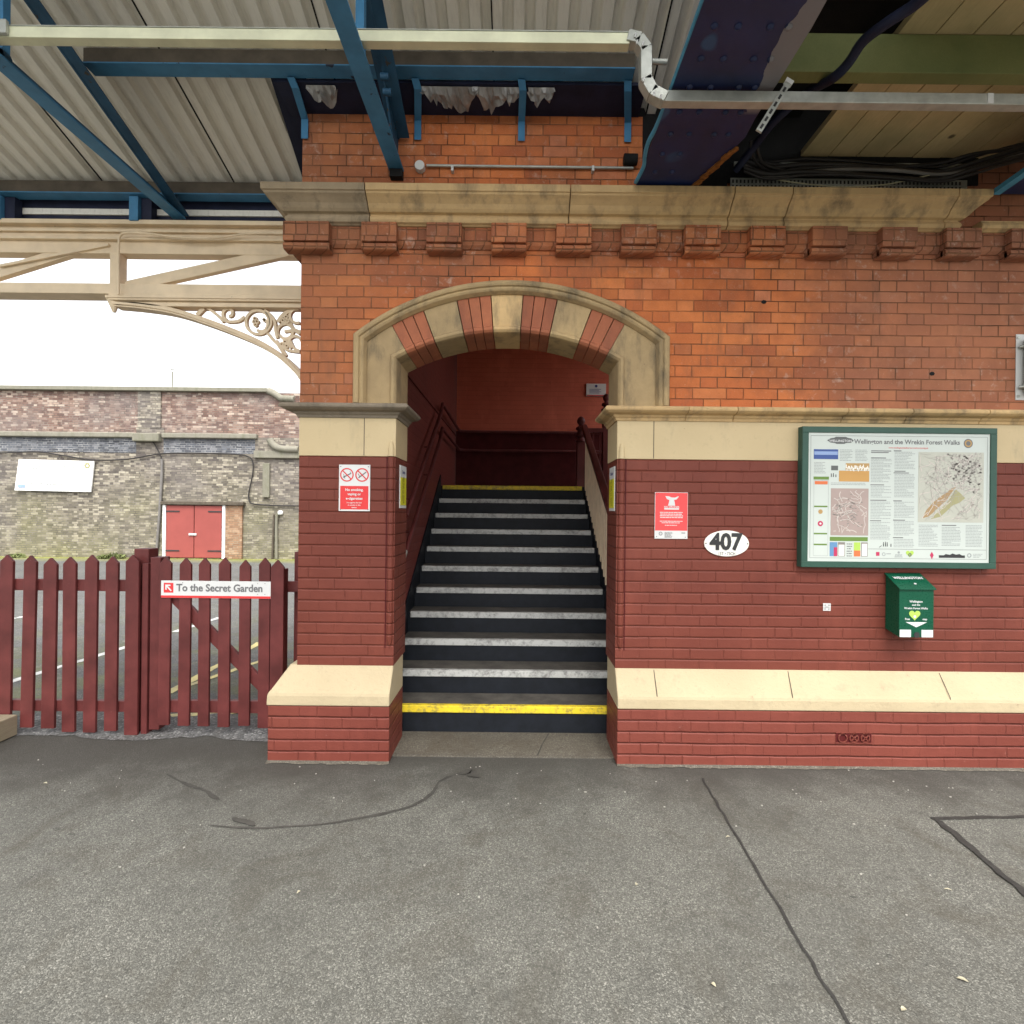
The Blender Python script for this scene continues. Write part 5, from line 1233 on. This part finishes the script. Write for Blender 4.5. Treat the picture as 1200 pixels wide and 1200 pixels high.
# ------------------------------------------------------------------ trunking
TY = 2.557
def trunk(name, lab, pts, mat):
    t = thing(name, lab, 'cable trunking', pts[0])
    return t
t = thing('upper_trunking', 'long horizontal galvanised trunking passing under the corrugated roof', 'cable trunking', (-2, TY, 4.02))
MB().box(-3.4, W(738, 45, TY).x, TY, TY+.050, 4.026, 4.081).build('channel', 'galv_warm', t, .003); MB().box(-3.4, W(752, 40, TY).x, TY-.003, TY+.052, 4.0815, 4.085).build('cover_lip', 'galv', t)
p = W(4, 43, TY-.01); MB().box(p.x-.05, p.x+.02, TY-.02, TY, 4.03, 4.10).build('clamp', 'galv', t, .004)
el = thing('trunking_bend', 'galvanised trunking bend stepping down beside the riveted navy girder', 'cable trunking', (.65, TY, 3.9))
PP = [W(736, 46, TY+.02), W(748, 49, TY+.02), W(756, 60, TY+.02), W(756, 96, TY+.02), W(764, 110, TY+.02), W(778, 117, TY+.02)]
for a, b in zip(PP, PP[1:]):
    d = (b-a).normalized()*.006
    MB().obox(a-d, b+d, .056, .058, (0, 1, 0)).build('bend_segment', 'galv', el, .003)
for px, py in ((744, 44), (753, 54), (746, 52), (754, 96), (766, 113), (774, 116)):
    p = W(px, py, TY-.012); MB().tube([p, p+Vector((.004, 0, .022))], .005, 6).build('clip', 'silver', el); 
p = W(764, 72, TY+.02); MB().tube([p, p+Vector((.075, 0, -.002))], .013, 10).build('stub_pipe', 'galv', el)
t = thing('lower_trunking', 'lower galvanised trunking running right under the girder and planks', 'cable trunking', (2, TY, 3.74))
MB().box(W(772, 116, TY).x, 3.6, TY, TY+.050, 3.742, 3.797).build('channel', 'galv', t, .003)
p = W(1160, 128, TY-.002); MB().box(p.x-.010, p.x+.018, TY-.003, TY, 3.745, 3.795).build('joint_tape', 'white', t)
t = thing('perforated_bracket', 'slotted metal bracket slanting across the lower trunking', 'bracket', W(890, 152, 2.75))
A = W(924, 97, 2.535); Bq = W(889, 154, 2.52)
MB().obox(A, Bq, .030, .010, (0, 1, 0)).build('channel', 'galv', t)
g = MB(); d = (Bq-A)
for i in range(6): c_ = A+d*(.12+i*.15); g.obox(c_+Vector((0, -.007, 0)), c_+d*.08+Vector((0, -.007, 0)), .012, .003, (0, 1, 0))
g.build('slot', 'ink', t); MB().obox(A-d*.04, A+d*.03, .040, .022, (0, 1, 0)).build('end_cap', 'white', t)
# cable tray
t = thing('cable_tray', 'perforated cable tray lying along the wall above the cornice', 'cable tray', (2.2, WY, 3.83))
MB().box(1.36, 3.02, 3.455, 3.497, 3.825, 3.832).build('tray_base', 'galv', t); MB().box(1.42, 3.02, 3.462, 3.470, 3.833, 3.955).build('tray_side', 'galv', t); MB().box(1.45, 3.02, 3.475, 3.497, 4.05, 4.075).build('top_angle', 'galv', t)
g = MB()
for i in range(60): [g.box(1.43+i*.026, 1.441+i*.026, 3.4595, 3.4615, zz0, zz0+.022) for zz0 in (3.85, 3.885, 3.92)]
g.build('tray_slots', 'ink', t)
# cables
def cable(lab, pts, r, mat, name='cable', grp=None):
    g = MB(); g.tube(smooth_path(pts, 7), r, 7); tag(g.build(name, mat), lab, 'cable', grp)
grp = 'cables draped along the tray'
labs = ['thick black cable drooping along the back of the tray', 'black cable sagging in front of the tray', 'black cable running along the middle of the tray', 'black cable lifting off the tray at the right', 'thin black cable along the tray top', 'black cable looping low over the cornice', 'black cable climbing from the tray at far right']
for k in range(7):
    pts = []; ph = random.uniform(0, 6); am = random.uniform(.01, .03)
    for i, px in enumerate((872, 900, 940, 990, 1050, 1100, 1140, 1190, 1260)):
        yy = 191+k*3.0+4.5*math.sin(ph+i*1.1)*(1 if 0 < i < 7 else .3)+(0 if px < 1100 else -(px-1100)*.22) + (max(0, 900-px)*-.35)
        Yd = 3.44-.011*k-(0 if px < 1120 else (px-1120)*.0045); pts.append(W(px, yy, Yd))
    cable(labs[k], pts, .009+.003*(k % 3), 'cable' if k != 4 else 'cable_grey', grp=grp)
cable('thin buff cable curving low across the tray', [W(a, b, 3.40) for a, b in ((876, 196), (900, 208), (940, 215), (985, 219), (1030, 217), (1060, 212), (1090, 205))], .004, 'cable_buff')
for k, (dx_, lab) in enumerate(((0, 'black cable hanging from the rusty girder corner'), (7, 'second black cable hanging beside the rusty girder corner'))):
    cable(lab, [W(880+dx_, 165, 3.2), W(882+dx_, 180, 3.25), W(889+dx_, 192, 3.35), W(905+dx_*2, 200, 3.42), W(950, 204, 3.43)], .010, 'cable')
# fat sheathed cable crossing the deck
main = [(862, 200, 3.36), (884, 172, 3.22), (905, 145, 3.05), (935, 117, 2.9), (955, 103, 2.72), (978, 90, 2.56), (995, 73, 2.47), (1012, 48, 2.36), (1040, 26, 2.25), (1075, 3, 2.15), (1110, -30, 2.0), (1160, -80, 1.8)]
cable('thick navy sheathed cable slung diagonally beneath the green joist', [W(*p) for p in main], .024, 'navy_board', 'sheathed_cable')
cable('thin grey cable following the thick sheathed cable under the deck', [W(a+4, b-5, y) for a, b, y in main], .008, 'cable_grey')
# conduit and round box above cornice
t = thing('conduit_run', 'grey conduit with round junction box on the brickwork above the cornice', 'conduit', W(491, 193, WY))
p0 = W(500, 194, WY-.02); p1 = W(742, 197, WY-.02); MB().tube([p0, p1], .009, 8).build('conduit_pipe', 'galv', t)
MB().disc(W(491.5, 193, WY-.045), .033, .033, .044, 20).build('junction_box', 'silver', t, .003)
g = MB()
for px in (530, 695): p = W(px, 196, WY-.035); g.box(p.x-.008, p.x+.008, WY-.036, WY, p.z-.022, p.z+.012)
g.build('saddle', 'silver', t)
p = W(731, 187, WY-.04); tag(MB().tube([p, p+Vector((.09, 0, 0))], .035, 12).build('dark_pipe_end', 'gap'), 'short dark pipe end by the conduit beside the girder', 'pipe')
